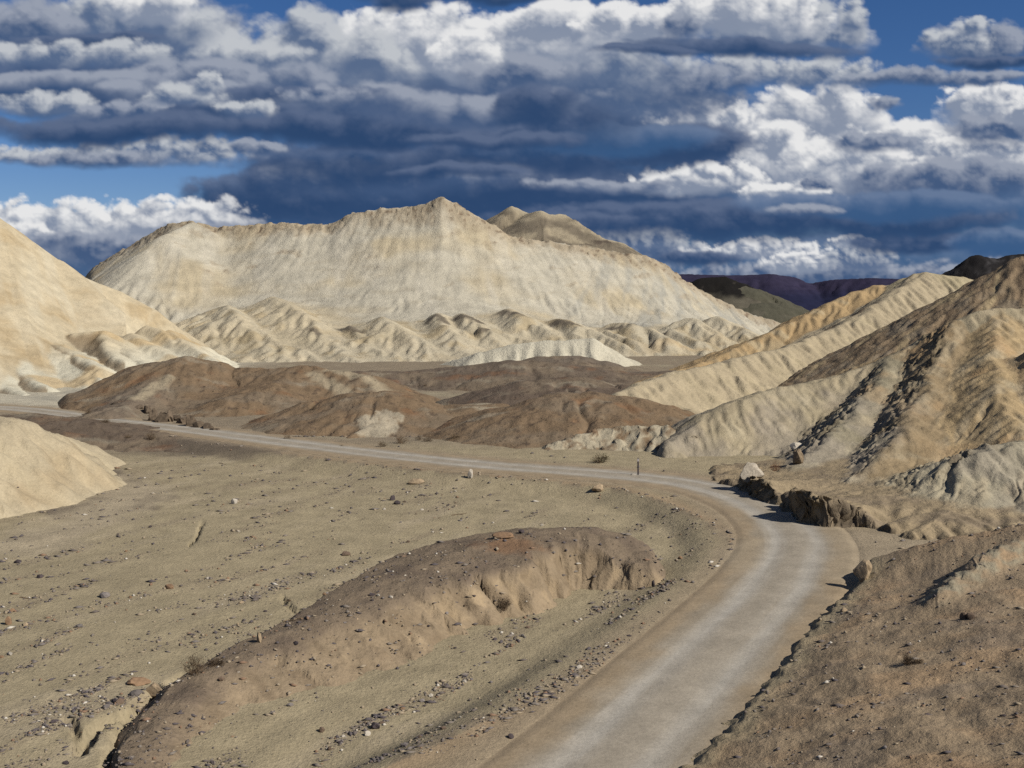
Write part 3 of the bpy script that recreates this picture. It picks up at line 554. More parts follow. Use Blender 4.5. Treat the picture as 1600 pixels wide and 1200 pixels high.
# name, label, function, u-range (px), depth range, px step, row count
HILLS=[
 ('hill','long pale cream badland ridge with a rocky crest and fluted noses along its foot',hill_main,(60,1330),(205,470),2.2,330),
 ('hill','grey brown twin topped peak rising behind the right shoulder of the cream ridge',hill_back,(640,1180),(370,540),2.2,110),
 ('hill','smooth cream hillside sloping down from the left edge to lumpy pale noses',hill_left,(-160,600),(168,310),2.2,260),
 ('hill','dark brown gravel hill above the broken rock face beside the far road',hill_brown,(60,760),(132,205),1.9,170),
 ('hill','small rusty brown knoll with a white patch at its foot',hill_knoll,(330,800),(116,172),1.9,120),
 ('hill','rounded brown mound with a chalky white outcrop at its right foot',hill_mound,(610,1190),(104,166),1.9,150),
 ('hill','low grey brown gravel ridge along the foot of the cream ridge',hill_ridge,(380,1260),(180,250),2.2,100),
 ('hill','flat brown gravel rise between the knoll and the rounded mound',hill_low,(560,1120),(124,190),2.2,110),
 ('hill','rilled orange and tan hill with a pale rounded top at right',hill_tan,(820,1760),(118,275),1.9,330),
 ('hill','dark brown gravelly spur running down from the right edge in front of the tan hill',hill_spur,(1030,1760),(128,205),1.9,190),
 ('hill','steep tan hill at right with dark rocky ribs above the undercut road bank',hill_front,(930,1760),(66,150),1.7,520),
 ('slope','brown gravel slope with an eroded edge along the right side of the near road',hill_bank,(760,1900),(15,80),2.0,430),
 ('hill','long brown gravel island with eroded tan sides in the middle of the wash',hill_island,(120,1080),(33,72),1.6,330),
 ('hill','smooth yellowish pale mound at the left edge above the wash',hill_pale,(-160,420),(56,116),2.0,200),
 ('hill','low dark brown gravel rise behind the yellowish mound by the far road',hill_flat,(-140,520),(104,158),2.2,110),
 ('mountain','distant flat topped mesa range on the horizon, cloud shadow and haze put into its dark violet',hill_far('mesa'),(560,2000),(5400,7200),3.0,90),
 ('hill','black capped hill beyond the right end of the cream ridge',hill_far('dark'),(1020,1230),(640,760),2.0,60),
 ('hill','dull olive grey slope below the black capped hill',hill_far('green'),(1090,1340),(600,740),2.0,80),
 ('hill','jagged black hill on the skyline at the right edge',hill_far('black'),(1420,1820),(540,660),2.0,70)]
for a_ in ((hill_main,-150,150,234,472,.64,75,3200,60,1,lambda X,Y,h:.12+.66*sst(22,11,h)+.08*sst(-10,60,X)),(hill_left,-125,-25,172,292,.42,55,2200,55,2,lambda X,Y,h:.12+.35*sst(16,7,h)),(hill_tan,10,130,122,262,.36,75,3000,60,3,.50),(hill_front,14,88,66,140,.25,70,2600,60,4,.34),(hill_spur,40,110,128,176,.33,45,1500,45,5,.35),
          (hill_brown,-75,-12,138,196,.34,40,1600,45,6,.28),(hill_mound,-12,36,108,150,.28,40,1500,45,7,.25),(hill_knoll,-44,0,122,160,.28,35,1300,45,8,.22),(hill_pale,-70,-28,62,108,.26,50,1700,50,9,.55),(hill_island,-24,14,34,68,.13,55,2600,45,10,lambda X,Y,h:.05+.16*sst(-2,4,X)),(hill_bank,2,46,18,70,.20,45,2200,45,11,.13)):
    wear(*a_)
def surf(X,Y):
    X=np.asarray(X,F); Y=np.asarray(Y,F); z=ground(X,Y)
    for _,_,fn,(p0,p1),(d0,d1),_,_ in HILLS:
        u=X/np.maximum(Y,1)*FP+800; m=(u>p0)&(u<p1)&(Y>d0)&(Y<d1)
        if m.any(): z[m]=np.maximum(z[m],worn(fn,X[m],Y[m])[0])
    return z
def hit(px,py,d0=22.,d1=330.):
    D=1/np.linspace(1/d0,1/d1,2600).astype(F); X=(px-800)/FP*D; zr=HC+(HZ-py)/FP*D
    k=np.nonzero(surf(X,D)>=zr)[0]
    i=int(k[0]) if len(k) else len(D)-1
    return float(X[i]),float(D[i]),float(zr[i])
# ---------------------------------------------------------------- mesh helpers
C=sc.collection
def tag(o,label=None,cat=None,group=None,kind=None):
    if label: o['label']=label
    if cat: o['category']=cat
    if group: o['group']=group
    if kind: o['kind']=kind
    return o
def grid_mesh(name,V,keep=None,attrs=None,extra=None):
    """V: (rows, cols, 3); keep: face mask"""
    nr,nc,_=V.shape; idx=np.arange(nr*nc,dtype=np.int32).reshape(nr,nc)
    q=np.stack([idx[:-1,:-1],idx[:-1,1:],idx[1:,1:],idx[1:,:-1]],-1).reshape(-1,4)
    if keep is not None:
        q=q[keep.reshape(-1)]
        used=np.zeros(nr*nc,bool); used[q.ravel()]=True; rm=np.cumsum(used)-1
        q=rm[q].astype(np.int32); Vf=V.reshape(-1,3)[used]; attrs={k:a.reshape((nr*nc,)+a.shape[2:])[used] for k,a in (attrs or {}).items()}
    else:
        Vf=V.reshape(-1,3); attrs={k:a.reshape((nr*nc,)+a.shape[2:]) for k,a in (attrs or {}).items()}
    if extra is not None:
        ev,ef,ea=extra; q=np.concatenate([q,ef+len(Vf)]); Vf=np.concatenate([Vf,ev]); attrs={k:np.concatenate([a,ea[k]]) for k,a in attrs.items()}
    me=bpy.data.meshes.new(name); me.vertices.add(len(Vf)); me.vertices.foreach_set('co',np.ascontiguousarray(Vf,F).ravel())
    me.loops.add(q.size); me.loops.foreach_set('vertex_index',np.ascontiguousarray(q,np.int32).ravel())
    me.polygons.add(len(q)); me.polygons.foreach_set('loop_start',np.arange(0,q.size,4,dtype=np.int32))
    me.update(calc_edges=True); me.polygons.foreach_set('use_smooth',np.ones(len(q),bool))
    for k,a in attrs.items():
        if a.ndim==2:
            at=me.attributes.new(k,'FLOAT_COLOR','POINT'); b=np.ones((len(Vf),4),F); b[:,:a.shape[1]]=a; at.data.foreach_set('color',b.ravel())
        else:
            at=me.attributes.new(k,'FLOAT','POINT'); at.data.foreach_set('value',np.ascontiguousarray(a,F))
    me.validate(); return me
class NT:
    def __init__(s,mat): s.t=mat.node_tree; s.t.nodes.clear()
    def n(s,typ,inp=None,**kw):
        nd=s.t.nodes.new(typ)
        for k,v in kw.items(): setattr(nd,k,v)
        for k,v in (inp or {}).items():
            if hasattr(v,'is_output'): s.t.links.new(v,nd.inputs[k])
            else: nd.inputs[k].default_value=v
        return nd
def soil(name,sc1=.5,bump=.5,speck=3.2,fine=1.):
    m=bpy.data.materials.new(name); m.use_nodes=True; N=NT(m)
    co=N.n('ShaderNodeNewGeometry').outputs['Position']
    col=N.n('ShaderNodeAttribute',attribute_name='soil').outputs['Color']; grit=N.n('ShaderNodeAttribute',attribute_name='grit').outputs['Fac']
    def rng(v,a,b,lo,hi): return N.n('ShaderNodeMapRange',{0:v,1:a,2:b,3:lo,4:hi}).outputs[0]
    def mul(a,b): return N.n('ShaderNodeMath',{0:a,1:b},operation='MULTIPLY').outputs[0]
    n1=N.n('ShaderNodeTexNoise',{'Vector':co,'Scale':sc1,'Detail':6.,'Roughness':.62}).outputs['Fac']
    n2=N.n('ShaderNodeTexNoise',{'Vector':co,'Scale':sc1*9*fine,'Detail':5.,'Roughness':.7}).outputs['Fac']
    vo=N.n('ShaderNodeTexVoronoi',{'Vector':co,'Scale':speck,'Randomness':1.})
    vr=N.n('ShaderNodeSeparateColor',{0:vo.outputs['Color']}).outputs
    dot=rng(vo.outputs['Distance'],.16,.34,1.,0.)
    pick=rng(vr[0],.60,.72,0.,1.)                       # a share of the cells carries a pebble
    dark=mul(mul(dot,pick),grit)
    vo2=N.n('ShaderNodeTexVoronoi',{'Vector':co,'Scale':speck*2.7,'Randomness':1.}); vr2=N.n('ShaderNodeSeparateColor',{0:vo2.outputs['Color']}).outputs
    d2=mul(mul(rng(vo2.outputs['Distance'],.15,.38,1.,0.),rng(vr2[0],.45,.6,0.,1.)),grit)
    tone=rng(vr[1],0.,1.,.38,1.25); tone2=rng(vr2[1],0.,1.,.50,1.30)
    f=mul(rng(n1,.25,.75,.80,1.20),rng(n2,.25,.75,.84,1.16))
    f1=N.n('ShaderNodeMix',{0:dark,2:f,3:tone}).outputs[0]
    f2=N.n('ShaderNodeMix',{0:mul(d2,.8),2:f1,3:tone2}).outputs[0]
    c=N.n('ShaderNodeVectorMath',{0:col,3:f2},operation='SCALE').outputs[0]
    hgt=N.n('ShaderNodeMath',{0:mul(n1,1.0/sc1*.14),1:mul(n2,.10/sc1)},operation='ADD').outputs[0]
    h2=N.n('ShaderNodeMath',{0:hgt,1:mul(N.n('ShaderNodeMath',{0:dark,1:mul(d2,.5)},operation='ADD').outputs[0],.10)},operation='ADD').outputs[0]
    bp=N.n('ShaderNodeBump',{'Strength':bump,'Distance':1.,'Height':h2}).outputs[0]
    b=N.n('ShaderNodeBsdfPrincipled',{'Base Color':c,'Roughness':1.,'Specular IOR Level':.08,'Normal':bp}).outputs[0]
    o=N.n('ShaderNodeOutputMaterial'); N.t.links.new(b,o.inputs['Surface']); return m
M_NEAR=soil('dry_soil_near',.55,.55,3.4); M_MID=soil('dry_soil_mid',.35,.55,1.7); M_FAR=soil('dry_soil_far',.16,.6,.9,1.4); M_HORIZON=soil('dry_soil_horizon',.02,.4,.1)
def link(o): C.objects.link(o); return o
# ---------------------------------------------------------------- setting
def persp_grid(p0,p1,step,D):
    u=(np.arange(p0,p1+step,step)-800)/FP; D=np.asarray(D,F)
    Y=np.repeat(D[:,None],len(u),1).astype(F); X=(u[None,:]*Y).astype(F); return X,Y
def make_hill(name,label,fn,pr,dr,step,rows):
    if dr[0]<100: D=1/np.linspace(1/dr[0],1/dr[1],rows)
    else: D=np.linspace(dr[0],dr[1],rows)
    X,Y=persp_grid(pr[0],pr[1],step*LOD,D[::max(1,int(LOD))])
    h,c,g,rough=worn(fn,X,Y); gz=ground(X,Y)
    if dr[0]<500:
        eu=np.minimum(X/Y*FP+800-pr[0],pr[1]-(X/Y*FP+800))/(pr[1]-pr[0]); ed=np.minimum(Y-dr[0],dr[1]-Y)/(dr[1]-dr[0])
        h=h-(h-gz+2)*sst(.07,0.,np.minimum(eu,ed))*(dr[0]>20)
    Vx,Vy,Vz=X.copy(),Y.copy(),h.copy()
    if rough is not None:
        k=np.clip(rough,0,1)*(1 if dr[0]<300 else 2)
        Vx+=k*(1.0*fbm(X*.9+h*.7,Y*.9-h*.6,4,501)+.5*fbm(h*1.7,Y*1.1,3,503)); Vy+=k*.9*fbm(X*.9-h*.8,Y*.9+h*.6,4,507); Vz+=k*.5*fbm(X*1.6+h,Y*1.6,4,509)
    if fn is hill_front: lx,ly=lean(X,Y,h); Vx+=lx; Vy+=ly; Vx+=k*.35*fbm(Y*2.6+h*2.2,X*2.6-h*2.,3,511); Vz+=k*.25*fbm(X*2.4,Y*2.4+h,3,513)
    low=h<gz-.7
    kp=~(low[:-1,:-1]&low[1:,:-1]&low[:-1,1:]&low[1:,1:])
    if dr[0]>500: kp[:]=True
    me=grid_mesh(name,np.stack([Vx,Vy,Vz],-1),kp,{'soil':c,'grit':np.clip(g,0,1).astype(F)})
    mid=.5*(dr[0]+dr[1]); me.materials.append(M_NEAR if mid<125 else M_MID if mid<240 else M_FAR if mid<1500 else M_HORIZON)
    return tag(link(bpy.data.objects.new(name,me)),label,name,kind='structure')
Dg=np.concatenate([1/np.linspace(1/13.,1/235.,int(600/LOD)),np.linspace(238,620,int(70/LOD)),np.geomspace(640,16000,40)])
X,Y=persp_grid(-330,1930,2.2*LOD,Dg); z,c,g,_=ground(X,Y,True)
ev=np.array([(-16000,-16000,-6),(16000,-16000,-6),(16000,400,-6),(-16000,400,-6)],F)
me=grid_mesh('ground',np.stack([X,Y,z],-1),None,{'soil':c,'grit':np.clip(g,0,1).astype(F)},(ev,np.array([[0,1,2,3]],np.int32),{'soil':np.tile(np.array([SAND],F),(4,1)),'grit':np.zeros(4,F)}))
me.materials.append(M_NEAR); tag(link(bpy.data.objects.new('ground',me)),'sandy stone strewn wash floor and flats between the hills','ground',kind='structure')
for h in HILLS: make_hill(*h)
# road
def road_mesh():
    pl=np.array(smooth_poly(ROAD,3)); seg=np.hypot(*np.diff(pl[:,:2],axis=0).T); s=np.concatenate([[0],np.cumsum(seg)])
    S=np.arange(0,s[-1],.35); cx=np.interp(S,s,pl[:,0]); cy=np.interp(S,s,pl[:,1]); tx=np.gradient(cx,S); ty=np.gradient(cy,S); l=np.hypot(tx,ty); nx,ny=ty/l,-tx/l
    a=np.linspace(-4.1,4.1,42); A=np.repeat(a[None],len(S),0).astype(F)
    X=(cx[:,None]+nx[:,None]*A).astype(F); Y=(cy[:,None]+ny[:,None]*A).astype(F); SS=np.repeat(S[:,None],42,1).astype(F)
    e=np.abs(A)/4.1
    wob=.25*fbm(SS/9,A/3,3,601)
    tr=np.exp(-((np.abs(A+wob)-1.35)/.62)**2)
    Z=.05-.05*tr-.09*sst(.80,1.,e)+.012*fbm(SS/3,A*2,3,603)
    gz=ground(X,Y); Z=Z*(1-sst(.86,1,e))+sst(.86,1,e)*(gz-.015)
    c=base(X,(.190,.158,.114)); c=mixc(c,(.205,.180,.142),.7*sst(.8,.3,e)); c=mixc(c,ROADG,1.*tr*(.85+.4*fbm(SS/14,A/2,3,605)))
    c=mixc(c,(.155,.126,.088),.6*sst(-.1,.4,fbm(SS/12,A/.5,4,607))*(1-tr*.8)*sst(.2,.5,e+.2)); c=mixc(c,(.255,.235,.20),.5*tr*sst(.1,.4,fbm(SS/9,A/.12,3,611))); c=mixc(c,(.192,.148,.096),sst(.46,.80,e+.25*fbm(SS/3,A/1.5,4,609))); bd=polydist(X,Y,[G(1265,872),G(1330,858),G(1400,851),G(1470,849)])[0]; c=mixc(c,(.202,.163,.111),.95*sst(7.5,4.6,bd+.8*fbm(X/3,Y/3,3,73))*sst(.3,.8,e))
    me=grid_mesh('road',np.stack([X,Y,Z],-1),None,{'soil':c,'grit':(.12+.4*e).astype(F)}); me.materials.append(soil('graded_gravel',.6,.22,5.)); return me
tag(link(bpy.data.objects.new('road',road_mesh())),'graded grey gravel road curving away through the wash','road',kind='structure')
# ---------------------------------------------------------------- sky: a shell of cloud over the clear sky
def sky_dir(U,V):
    t=(U-800)/1700.; k=math.tan(math.radians(36)); az=np.where(np.abs(t)<k,np.arctan(t),np.sign(t)*(math.radians(36)+np.abs(t)-k))
    q=(470-V)/1700.; c=np.where(np.abs(az)<math.radians(36),np.cos(az),math.cos(math.radians(36))); q=q*c
    k2=math.tan(math.radians(35)); el=np.where(q<k2,np.arctan(q),math.radians(35)+q-k2); el=np.minimum(el,math.radians(90))
    return np.stack([np.sin(az)*np.cos(el),np.cos(az)*np.cos(el),np.sin(el)],-1)
def make_sky():
    u,v=np.meshgrid(np.arange(-250,1852,2.1*LOD,dtype=F),np.arange(-320,520,2.1*LOD,dtype=F))
    rnd=random.Random(5); ex=[]
    for i in range(150):
        U=rnd.uniform(-4700,6300); V=rnd.uniform(-2100,440); s=.6+(470-V)/900
        if -330<U<1930 and V>-220: continue
        d=sky_dir(np.array([U]),np.array([V]))[0]
        if d@np.array(SUN_DIR)>.86: continue
        ex.append((U,V,rnd.uniform(120,330)*s,rnd.uniform(36,70)*s,rnd.uniform(24,50)*s,rnd.choice('WGMDDH'),1.2/s,200+i))
    rgb,al=paint(u,v,ex)
    uc,vc=np.meshgrid(np.arange(-4708,6309,13.6,dtype=F),np.arange(-2360,534,13.6,dtype=F))
    rgc,ac=paint(uc,vc,ex)
    m=bpy.data.materials.new('cloud_layer'); m.use_nodes=True; N=NT(m)
    at=N.n('ShaderNodeAttribute',attribute_name='cloud'); sp=N.n('ShaderNodeAttribute',attribute_name='cover').outputs['Fac']
    em=N.n('ShaderNodeEmission',{'Color':at.outputs['Color'],'Strength':2.**-EV}).outputs[0]; tr=N.n('ShaderNodeBsdfTransparent').outputs[0]
    mx=N.n('ShaderNodeMixShader',{0:sp,1:tr,2:em}).outputs[0]; o=N.n('ShaderNodeOutputMaterial'); N.t.links.new(mx,o.inputs['Surface'])
    m.cycles.emission_sampling='NONE'
    root=bpy.data.objects.new('sky',None); link(root); tag(root,'deep blue sky filled with dark based cumulus cloud','sky',kind='structure')
    for nm,U,V,c,a,R in (('cloud_layer',u,v,rgb,al,30000.),('cloud_layer',uc,vc,rgc,ac,30100.)):
        col=c/np.maximum(a,1e-3)[...,None]
        pos=sky_dir(U,V)*R
        has=(a>.004); kp=has[:-1,:-1]|has[1:,:-1]|has[:-1,1:]|has[1:,1:]
        if R>30050:
            ins=(U>-225)&(U<1825)&(V>-295)&(V<560); kp&=~(ins[:-1,:-1]&ins[1:,:-1]&ins[:-1,1:]&ins[1:,1:])
        me=grid_mesh(nm,pos.astype(F),kp,{'cloud':col.astype(F),'cover':a.astype(F)}); me.materials.append(m)
        ob=link(bpy.data.objects.new(nm,me)); ob.parent=root
make_sky()
# ---------------------------------------------------------------- loose things on the ground
RND=random.Random(11)
def plain(name,col,var=.35,scale=6.,rough=.95):
    m=bpy.data.materials.new(name); m.use_nodes=True; N=NT(m)
    oi=N.n('ShaderNodeObjectInfo').outputs['Random']
    co=N.n('ShaderNodeTexCoord').outputs['Object']
    n=N.n('ShaderNodeTexNoise',{'Vector':co,'Scale':scale,'Detail':6.,'Roughness':.7}).outputs['Fac']
    k=N.n('ShaderNodeMapRange',{0:n,1:.25,2:.75,3:1-var,4:1+var}).outputs[0]
    k=N.n('ShaderNodeMath',{0:k,1:N.n('ShaderNodeMapRange',{0:oi,1:0.,2:1.,3:.75,4:1.25}).outputs[0]},operation='MULTIPLY').outputs[0]
    c=N.n('ShaderNodeVectorMath',{0:col,3:k},operation='SCALE').outputs[0]
    bp=N.n('ShaderNodeBump',{'Strength':.5,'Distance':.05,'Height':n}).outputs[0]
    b=N.n('ShaderNodeBsdfPrincipled',{'Base Color':c,'Roughness':rough,'Specular IOR Level':.15,'Normal':bp}).outputs[0]
    o=N.n('ShaderNodeOutputMaterial'); N.t.links.new(b,o.inputs['Surface']); return m
ROCK=dict(crag=plain('fissured_crag',(.075,.056,.038),.6,2.5),dark=plain('dark_rock',(.048,.038,.038)),grey=plain('grey_rock',(.115,.10,.09)),tan=plain('tan_rock',(.20,.15,.095)),white=plain('chalky_rock',(.27,.24,.195)),rust=plain('rust_rock',(.165,.105,.062)),brown=plain('brown_rock',(.085,.060,.042)),pink=plain('pale_rock',(.265,.23,.18),.5))
def py_mesh(name,V,Fc,smooth=False):
    me=bpy.data.meshes.new(name); me.from_pydata([tuple(map(float,v)) for v in V],[],[tuple(map(int,f)) for f in Fc]); me.update()
    if smooth: me.polygons.foreach_set('use_smooth',[True]*len(me.polygons))
    return me
import bmesh
def ico(sub):
    bm=bmesh.new(); bmesh.ops.create_icosphere(bm,subdivisions=sub,radius=1.); bm.verts.ensure_lookup_table()
    V=np.array([v.co[:] for v in bm.verts]); Fc=np.array([[v.index for v in f.verts] for f in bm.faces]); bm.free(); return V,Fc
ICO={1:ico(1),2:ico(2),3:ico(3)}
def rock_mesh(name,seed,sub=2,sx=1.,sy=1.,sz=1.,amp=.35,cut=3,sink=.25):
    r=np.random.RandomState(seed); V,Fc=ICO[sub]; V=V.copy()
    n=perlin(V[:,0]*1.3+seed*1.7,V[:,1]*1.3+V[:,2]*1.1,seed)+.5*perlin(V[:,0]*3+V[:,2]*2+seed,V[:,1]*3-V[:,2]*2,seed+3)
    V=V*(1+amp*n)[:,None]
    for _ in range(cut):                                   # broken flat faces
        d=r.normal(size=3); d[2]=abs(d[2])*.6; d/=np.linalg.norm(d); o=r.uniform(.45,.75); h=V@d-o; V=V-np.outer(np.maximum(h,0)*.9,d)
    V=V*np.array([sx,sy,sz]); lo=V[:,2].min()
    V[:,2]-=lo*(1-sink)+0.; V[:,2]-=0
    return py_mesh(name,V,Fc)
def put(me,name,loc,rz=0,s=1.,mat=None,label=None,cat=None,group=None):
    o=link(bpy.data.objects.new(name,me)); o.location=loc; o.rotation_euler=(0,0,rz); o.scale=(s,s,s) if np.isscalar(s) else s
    if mat: 
        if not me.materials: me.materials.append(mat)
    return tag(o,label,cat,group)
# single rocks: px, py of the foot, width, height (picture pixels), colour, name, label
BOULDERS=[
 (1170,749,36,24,'pink','boulder','pale jagged boulder standing on the brink of the undercut bank beside the road'),
 (1247,724,18,20,'tan','boulder','upright tan rock stub casting a dark shadow below the ribbed hill'),
 (1244,701,20,10,'white','boulder','flat whitish rock lying above the upright tan stub'),
 (1505,967,12,11,'brown','boulder','left one of two dark boulders touching on the right hand gravel slope'),
 (1518,967,14,11,'brown','boulder','right one of two dark boulders touching on the right hand gravel slope'),
 (788,840,32,11,'rust','rock_slab','flat rust orange rock slab on top of the gravel island'),
 (815,833,9,7,'dark','rock','small black rock beside the rust orange slab on the gravel island'),
 (218,1068,34,9,'rust','rock_slab','thin reddish slab lying flat on sand left of the dry shrub'),
 (242,1088,36,18,'tan','boulder','rounded orange tan boulder at the left tip of the gravel island'),
 (212,1086,18,9,'grey','boulder','grey stone touching the rounded orange tan boulder'),
 (933,767,20,11,'tan','boulder','dark sided tan boulder on the berm where the road starts to bend'),
 (735,747,9,15,'white','rock','pointed pale rock standing by the near edge of the far road'),
 (613,782,10,8,'dark','rock','darker of the twin black stones in the middle of the wash'),
 (621,788,10,6,'dark','rock','flatter of the twin black stones in the middle of the wash'),
 (366,787,10,9,'white','rock','chunky whitish rock alone on open sand between the far road and the stony wash'),
 (798,1153,12,8,'dark','rock','dark stone alone on the smooth road shoulder near the bottom edge'),
 (27,880,10,6,'dark','rock','small dark stone at the end of a rill under the yellowish mound'),
 (62,903,11,7,'dark','rock','dark round stone at the left edge of the stony band in the wash'),
 (165,933,18,8,'grey','rock','flat grey stone with a pale streak among the stones of the wash'),
 (13,976,11,13,'rust','rock','pointed red brown rock at the left edge of the picture'),
 (1021,917,6,12,'dark','rock','dark upright stub at the right end of the gravel island'),
 (586,1138,16,11,'dark','rock','biggest dark rock in the gravel strip between island and road'),
 (574,1149,12,8,'white','rock','whitish rock just below the biggest dark rock of the gravel strip'),
 (502,1143,10,8,'brown','rock','brown rock alone in the sand at the lower end of the gravel strip'),
 (1064,873,8,5,'rust','rock','small orange stone on sand right of the gravel island'),
 (122,980,12,6,'grey','rock','bluish grey stone in the stony band at left'),
 (265,919,14,8,'rust','rock','reddish stone in the middle of the wash'),
 (1318,955,10,6,'tan','rock','crumbly tan clod at the lip of the near road cut'),
 (1348,905,24,26,'tan','boulder','dark sided overhanging clod at the top end of the near road cut'),
 (650,756,26,8,'tan','boulder','low orange tan lump of earth on the sand below the far road'),
 (540,868,14,7,'brown','rock','brown stone at the back edge of the gravel island'),
 (405,1003,10,16,'tan','rock','upright clod on the spine of the gravel island left of its middle')]
MAXD=dict()
for i,(px,py,w,h,col,nm,lab) in enumerate(BOULDERS):
    x,y,z=hit(px,py); k=y/FP; W=w*k*.56; Hh=h*k
    me=rock_mesh(nm,100+i,3 if w*h>300 else 2,W,W*.8,Hh*.62,.28,4,.22)
    put(me,nm,(x,y,z-.03),RND.uniform(-.4,.4),1.,ROCK[col],lab,'boulder' if nm=='boulder' else 'rock')
# broken crags in the brown hill above the far road
CR=[(228,648,10,18),(238,660,12,26),(250,662,12,22),(262,660,12,24),(274,658,10,16),(284,664,13,20),(296,668,13,22),(308,670,13,20),(320,672,14,14),(334,674,13,8),(214,640,9,12),(180,632,12,8)]
ORD=['third from the left','fourth from the left','fifth from the left','sixth from the left','seventh from the left','sixth from the right','fifth from the right','fourth from the right','third from the right','second from the right, wide and low','low rightmost','second from the left, set apart uphill','tiny leftmost']
CRL=['dark fissured crag of the rock face above the far road, '+q for q in ORD[:9]]+['dark fissured crag of the rock face above the far road, '+q for q in ('rightmost and lowest','second from the left','leftmost, far apart')]
CRL[8]='dark fissured crag of the rock face above the far road, second from the right'; CRL[7]=CRL[7].replace('fourth','third'); CRL[6]=CRL[6].replace('fifth','fourth'); CRL[5]=CRL[5].replace('sixth','fifth')
for i,(px,py,w,h) in enumerate(CR):
    x,y,z=hit(px,py); k=y/FP
    me=rock_mesh('crag',300+i,3,w*k*.9,w*k*.8,h*k*.52,.55,6,.35); o=put(me,'crag',(x,y+.8,z-.25),RND.uniform(0,6),1.,ROCK['crag'],CRL[i],'crag','crags in the broken rock face')
# ---- stones: a few meshes shared by many single stones
BASE=[rock_mesh('stone',400+i,1,1,.8,.55,.3,2,.3) for i in range(4)]
SM={}
for col in ('dark','grey','tan','white','brown','rust'):
    for i,b in enumerate(BASE):
        me=b.copy(); me.materials.append(ROCK[col]); SM[col,i]=me
def density(x,y):
    x=np.asarray(x,F); y=np.asarray(y,F); a_,b_=flow(x+1.2*fbm(x/9,y/9,3,5),y)
    return fbm(a_/9,b_/1.7,5,41)+.25*fbm(x/30,y/30,2,43)
STONES=[]
def scatter(n,area,smin,smax,cols,thr,label,group,seed):
    r=np.random.RandomState(seed); px=r.uniform(area[0],area[2],n*60); py=r.uniform(area[1],area[3],n*60)
    D=FP*(HC+.6)/(py-HZ); x=((px-800)/FP*D).astype(F); y=D.astype(F)
    ok=(density(x,y)+.10*r.normal(size=len(x))>thr)
    rd=polydist(x,y,ROADS)[0]; ok&=rd>4.3
    ok&=(y<108)|(rd>7)
    k=np.nonzero(ok)[0][:n]; x=x[k]; y=y[k]; z=surf(x,y)
    for a,b,c in zip(x,y,z):
        col=cols[r.randint(len(cols))]; s=smin*(smax/smin)**(r.rand()**1.6)*.5
        o=put(SM[col,r.randint(4)],'stone',(a,b,c-.02),r.uniform(0,6.3),(s,s,s*r.uniform(.7,1.2)))
        tag(o,label[col] if isinstance(label,dict) else label,'stone',group[col] if isinstance(group,dict) else group)
def lab(where): return {c:'loose %s stone among others of its kind %s'%({'dark':'blackish','grey':'grey','tan':'tan','white':'whitish','brown':'brown','rust':'rust red'}[c],where) for c in ('dark','grey','tan','white','brown','rust')}
def grp(where): return {c:'%s stones %s'%({'dark':'blackish','grey':'grey','tan':'tan','white':'whitish','brown':'brown','rust':'rust red'}[c],where) for c in ('dark','grey','tan','white','brown','rust')}
scatter(120,(-60,780,640,1190),.14,.42,['dark','dark','grey','grey','brown','white','tan','rust'],.16,lab('on the open wash floor at left'),grp('on the open wash floor'),1)
scatter(30,(560,760,860,830),.16,.40,['dark','grey','white','brown'],-.05,lab('in the gravel patch behind the island'),grp('in the gravel patch behind the island'),2)
scatter(85,(420,950,1000,1180),.12,.34,['dark','dark','grey','white','brown'],.12,lab('in the gravel strip between island and road'),grp('in the gravel strip beside the road'),3)
def scatter_slope(n,area,smin,smax,seed):
    r=np.random.RandomState(seed)
    for i in range(n):
        px=r.uniform(area[0],area[2]); py=r.uniform(area[1],area[3]); D=26+ (1200-py)/330*28
        x=(px-800)/FP*D; z=float(surf(np.array([x]),np.array([D]))[0]); s=smin*(smax/smin)**(r.rand()**2)*.5
        col=('dark','dark','brown','grey')[r.randint(4)]
        o=put(SM[col,r.randint(4)],'stone',(x,D,z-.02),r.uniform(0,6.3),(s,s,s*.8)); tag(o,lab('on the right hand gravel slope')[col],'stone',grp('on the right hand gravel slope')[col])
scatter_slope(60,(1330,960,1640,1190),.06,.24,5)
